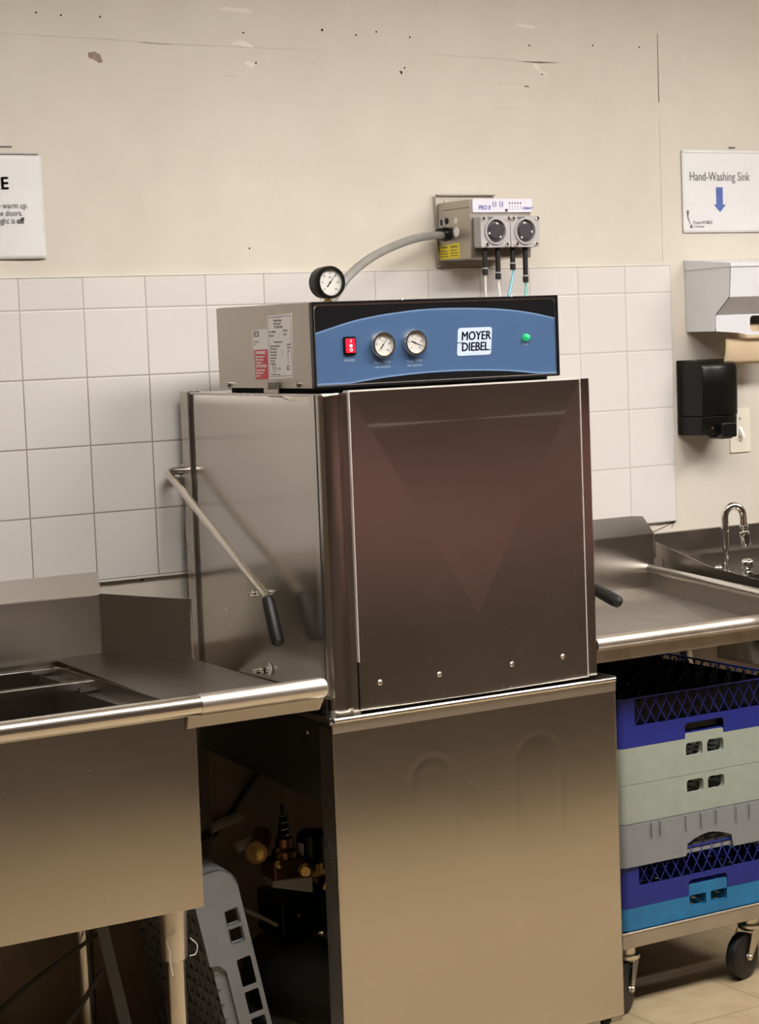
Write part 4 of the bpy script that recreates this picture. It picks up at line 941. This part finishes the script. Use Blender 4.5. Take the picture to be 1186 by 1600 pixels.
def solid_wall(h, holes_z=None, tab=0., arch=None, r=.008):
    def fn(i):
        if arch:
            a0, a1, ah = arch
            A = [(a0-.004, 0), (a0, ah*.45)] + [(a0+(a1-a0)*k/8, ah*.62+ah*.38*math.sin(PI*k/8)) for k in range(9)] + [(a1, ah*.45), (a1+.004, 0)]
        else: A = []
        top = [(E_, h)]
        if tab: top += [(.058, h), (.058, h+tab-.003), (.055, h+tab), (-.053, h+tab), (-.056, h+tab-.003), (-.056, h)]
        top += [(-E_, h)]
        outer = [(-E_, 0)] + A + [(E_, 0)] + top
        holes = []
        if holes_z: holes = [rrect(-.056, -.006, holes_z[0], holes_z[1], r), rrect(.008, .058, holes_z[0], holes_z[1], r)]
        return [(outer, holes, .0035)]
    return fn
def hole_frames(z0, z1, r=.008, dep=.014):
    mb = MB()
    for a, b in ((-.056, -.006), (.008, .058)):
        mb.plate(rrect(a-.002, b+.002, z0-.002, z1+.002, r), [rrect(a, b, z0, z1, r)], dep, front(0, -W/2+dep+.0008, 0))
    return mb
RC = (1.410, -.346)
def rack(name, label, z, mb, mat, base_step=.036, grp='stacked dish racks on the dolly', extra=()):
    t = thing(name, label, 'dish rack', (RC[0], RC[1], z), grp); WL[t.name] = Vector((0, 0, 0))
    build('side_walls', mb, mat, t, smooth=0)
    build('base_grid', grid_base(W-.012, .004, base_step), mat, t, smooth=0)
    for nm, m_ in extra: build(nm, m_, mat, t, smooth=30)
    WL[t.name] = Vector((0, 0, 0)); return t
rack('dish_rack', 'light blue dish rack at the bottom of the stack on the dolly', .1885, rack_walls(.052, solid_wall(.052, (.025, .052), .026, r=.003)), 'rack_cyan', extra=[('hole_frames', hole_frames(.025, .052, .003))])
rack('dish_rack', 'lower dark blue lattice rack, just above the light blue one', .2415, rack_walls(.118, lattice_wall(.118, zb=.050)), 'rack_blue')
mb = rack_walls(.098, solid_wall(.098, None, 0, (-.062, .072, .046)))
g3 = rack('dish_rack', 'grey dish rack with arched cutout, mid-stack on the dolly', .3385, mb, 'rack_grey', extra=[('wall_rib', MB().box(u-.0015, u+.0015, -W/2-.0045, -W/2+.001, .062, .096)) for u in (-.165, -.14, -.065, -.020, .025, .085, .125, .18)])
rack('dish_rack', 'lower of the two pale sage racks with twin handholes', .4375, rack_walls(.0905, solid_wall(.0905, (.046, .078))), 'rack_sage', extra=[('hole_frames', hole_frames(.046, .078))])
rack('dish_rack', 'upper of the two pale sage racks with twin handholes', .5290, rack_walls(.0850, solid_wall(.0850, (.042, .074), .012)), 'rack_sage', extra=[('hole_frames', hole_frames(.042, .074))])
rack('dish_rack', 'topmost dark blue lattice rack under the right table', .6145, rack_walls(.115, lattice_wall(.115, zb=.050)), 'rack_blue')
# black peg rack nested inside the top one
PR = thing('peg_rack', 'black peg rack nested inside the topmost blue rack', 'dish rack', (RC[0], RC[1], .6290), 'stacked dish racks on the dolly'); WL[PR.name] = Vector((0, 0, 0))
build('base_grid', grid_base(.470, .006, .052), 'rack_black', PR, smooth=0)
build('rim', MB().plate(rrect(-.240, .240, -.240, .240, .02), [rrect(-.236, .236, -.236, .236, .018)], .085, F((0, 0, .004), (1, 0, 0), (0, 1, 0))), 'rack_black', PR)
pegm = None
for i in range(9):
    for j in range(9):
        x, y = -.21+.0525*i, -.21+.0525*j
        if pegm is None:
            pegm = build('peg', MB().tube([(0, 0, 0), (0, 0, .060), (0, 0, .086), (0, 0, .092)], [.0055, .0042, .0036, .0015], 8), 'rack_black', PR); pegm.location = (x, y, .012)
        else:
            c = pegm.copy(); COL.objects.link(c); c.parent = PR; c.location = (x, y, .012)
g3.scale = (1.02, 1.02, 1)
# dolly
DO = thing('rack_dolly', 'low steel dolly on black casters carrying the stack of dish racks', 'dolly', (RC[0], RC[1], 0))
mb = MB(); x0, x1, y0, y1 = RC[0]-.262, RC[0]+.262, RC[1]-.262, RC[1]+.262
mb.plate([(x0, y0), (x1, y0), (x1, y1), (x0, y1)], [[(x0+.03, y0+.03), (x1-.03, y0+.03), (x1-.03, y1-.03), (x0+.03, y1-.03)]], .034, F((0, 0, .150), (1, 0, 0), (0, 1, 0)))
build('frame', mb, 'dolly', DO, bev=.002)
mb = MB(); mb.box(x0-.001, x1+.001, y0-.001, y0+.003, .184, .1885).box(x0-.001, x0+.003, y0, y1, .184, .1885).box(x1-.003, x1+.001, y0, y1, .184, .1885).box(x0, x1, y1-.003, y1+.001, .184, .1885)
build('frame_lip', mb, 'steel_sleeve', DO, bev=.0008)
def caster(cx, cyy, ang, first=False):
    # stem at (cx,cy); wheel trails in direction ang
    d = Vector((math.cos(ang), math.sin(ang), 0)); n = Vector((-d.y, d.x, 0)); o = Vector((cx, cyy, 0)); wc = o + d*.038 + Vector((0, 0, .0555))
    fk = MB(); fk.lathe((cx, cyy, .112), (0, 0, 1), [(0, .024), (.006, .030), (.014, .030), (.016, .020), (.0395, .020)], 20)
    for s_ in (-1, 1):
        pp = [o + n*s_*.021 + d*-.022 + Vector((0, 0, .116)), o + n*s_*.021 + d*.026 + Vector((0, 0, .116)), wc + n*s_*.021 + d*.011 + Vector((0, 0, -.006)), wc + n*s_*.021 + d*-.006 + Vector((0, 0, -.010)), wc + n*s_*.021 + d*-.016 + Vector((0, 0, .004))]
        fk.sheet(pp, n*s_*.0025)
    c = build('caster', fk, 'zinc', DO, bev=.001)
    build('wheel', MB().lathe(wc - n*.016, n, [(0, .030), (.001, .048), (.004, .0545), (.010, .0555), (.022, .0555), (.028, .0545), (.031, .048), (.032, .030)], 40), 'black_rubber', c)
    build('axle_bolt', MB().lathe(wc - n*.027, n, [(0, .005), (.003, .007), (.051, .007), (.054, .005)], 10), 'zinc', c)
caster(1.190, -.568, math.radians(215)); caster(1.572, -.560, math.radians(197)); caster(1.200, -.13, math.radians(200)); caster(1.62, -.13, math.radians(170))

# ================================================================== LEANING GREY RACK UNDER THE SINK
LR = thing('leaning_dish_rack', 'grey dish rack standing on edge, leaning between sink and dishwasher', 'dish rack', (.245, -.29, .0)); WL[LR.name] = Vector((0, 0, 0))
Wk, H_ = .486, .100
# local: u along x (rack height direction), z up the edge
def edge_wall():
    outer = [(0, .0), (0, .235), (.024, .243), (.030, .250), (.030, .262)] if False else None
    o = [(.0, .0), (H_, .0), (H_, Wk-.045)] + [(H_-.045+.045*math.cos(math.radians(a)), Wk-.045+.045*math.sin(math.radians(a))) for a in (15, 30, 45, 60, 75, 90)] + [(.012, Wk), (.0, Wk-.012), (.0, .292), (.020, .287), (.032, .270), (.032, .06), (.0, .04)]
    hs = [rrect(.058, .086, .392-.030, .392, .003), rrect(.058, .086, .352-.030, .352, .003), rrect(.058, .090, .285-.062, .285+.0, .004), rrect(.058, .090, .212-.050, .212, .003), rrect(.058, .090, .152-.050, .152, .003), rrect(.058, .090, .09-.05, .09, .003)]
    return o, hs
mb = MB(); o_, hs_ = edge_wall()
mb.plate(o_, hs_, .004, front(0, -.250, 0)); mb.plate(o_, hs_, .004, front(0, .254, 0))
mb.box(.0, H_-.045, -.254, .254, Wk-.004, Wk); mb.box(0, H_, -.254, .254, 0, .004)
for k in range(6):
    a0, a1 = math.radians(90-15*k), math.radians(75-15*k); c_ = (H_-.045, Wk-.045)
    p = lambda a, r: (c_[0]+r*math.cos(a), c_[1]+r*math.sin(a))
    A, B, C_, D_ = p(a0, .045), p(a1, .045), p(a1, .041), p(a0, .041)
    mb.quadbox([(A[0], -.254, A[1]), (B[0], -.254, B[1]), (B[0], .254, B[1]), (A[0], .254, A[1]), (D_[0], -.254, D_[1]), (C_[0], -.254, C_[1]), (C_[0], .254, C_[1]), (D_[0], .254, D_[1])])
tilt = Matrix.Rotation(math.radians(-11.5), 4, 'Y')
rz = Matrix.Rotation(math.radians(-6), 4, 'Z')
place = rz @ tilt
build('side_walls', mb.xform(place), 'rack_grey', LR, smooth=0)
mb = MB()
for k in range(15):
    v = -.245+.035*k; mb.box(.006, .014, v-.0015, v+.0015, .01, Wk-.01); mb.box(.006, .014, -.25, .25, .005+(Wk-.02)*k/14, .008+(Wk-.02)*k/14)
for k in range(7):
    v = -.245+.07*k; mb.box(.014, .050, v-.001, v+.001, .02, Wk-.03); mb.box(.014, .050, -.245, .245, .02+.066*k, .022+.066*k)
build('base_grid', mb.xform(place), 'rack_grey', LR, smooth=0)
mb = MB()
for (a, b) in ((.392-.030, .392), (.352-.030, .352)): mb.plate(rrect(.055, .089, a-.003, b+.003, .004), [rrect(.058, .086, a, b, .003)], .012, front(0, -.242, 0))
build('hole_frames', mb.xform(place), 'rack_grey', LR)
LR.location = (.213, -.300, .0105)
# pipes, strip and cables under the sink
tag(build('leaning_strip', MB().quadbox([(.052, -.30, .003), (.080, -.30, .003), (.080, -.292, .003), (.052, -.292, .003), (-.008, -.22, .474), (.016, -.22, .474), (.016, -.212, .474), (-.008, -.212, .474)]), 'rack_grey', origin=(.06, -.3, 0)), 'narrow grey strip leaning under the sink beside the leg', 'strip')
tag(build('dark_cable', MB().tube(spline([(-.30, -.20, .12), (-.14, -.20, .22), (.0, -.22, .30), (.08, -.24, .36)], 8), .005, 8).tube(spline([(-.42, -.30, .03), (-.28, -.32, .06), (-.12, -.34, .16), (-.02, -.34, .27)], 8), .006, 8), 'cable', origin=(-.2, -.25, .1)), 'dark cables sagging in the shadow under the sink', 'cable')
tag(build('wall_cable', MB().tube([(.545, -.012, .565), (.470, -.012, .480), (.395, -.012, .405)], .006, 8), 'cable', origin=(.4, -.012, .4)), 'thin cable running diagonally down the wall behind the dishwasher', 'cable')
tag(build('drain_pipe', MB().tube(spline([(.48, -.024, .46), (.40, -.024, .445), (.25, -.024, .40), (-.2, -.024, .36)], 6), .013, 14), 'pvc', origin=(.1, -.024, .4)), 'pale drain pipe running along the wall under the tables', 'pipe')
tag(build('black_hose', MB().tube(spline([(.325, -.17, .475), (.30, -.17, .468), (.275, -.17, .462), (.255, -.17, .45)], 6), .011, 12), 'black_rubber', origin=(.25, -.2, .45)), 'short black ribbed hose above the leaning grey rack', 'hose')
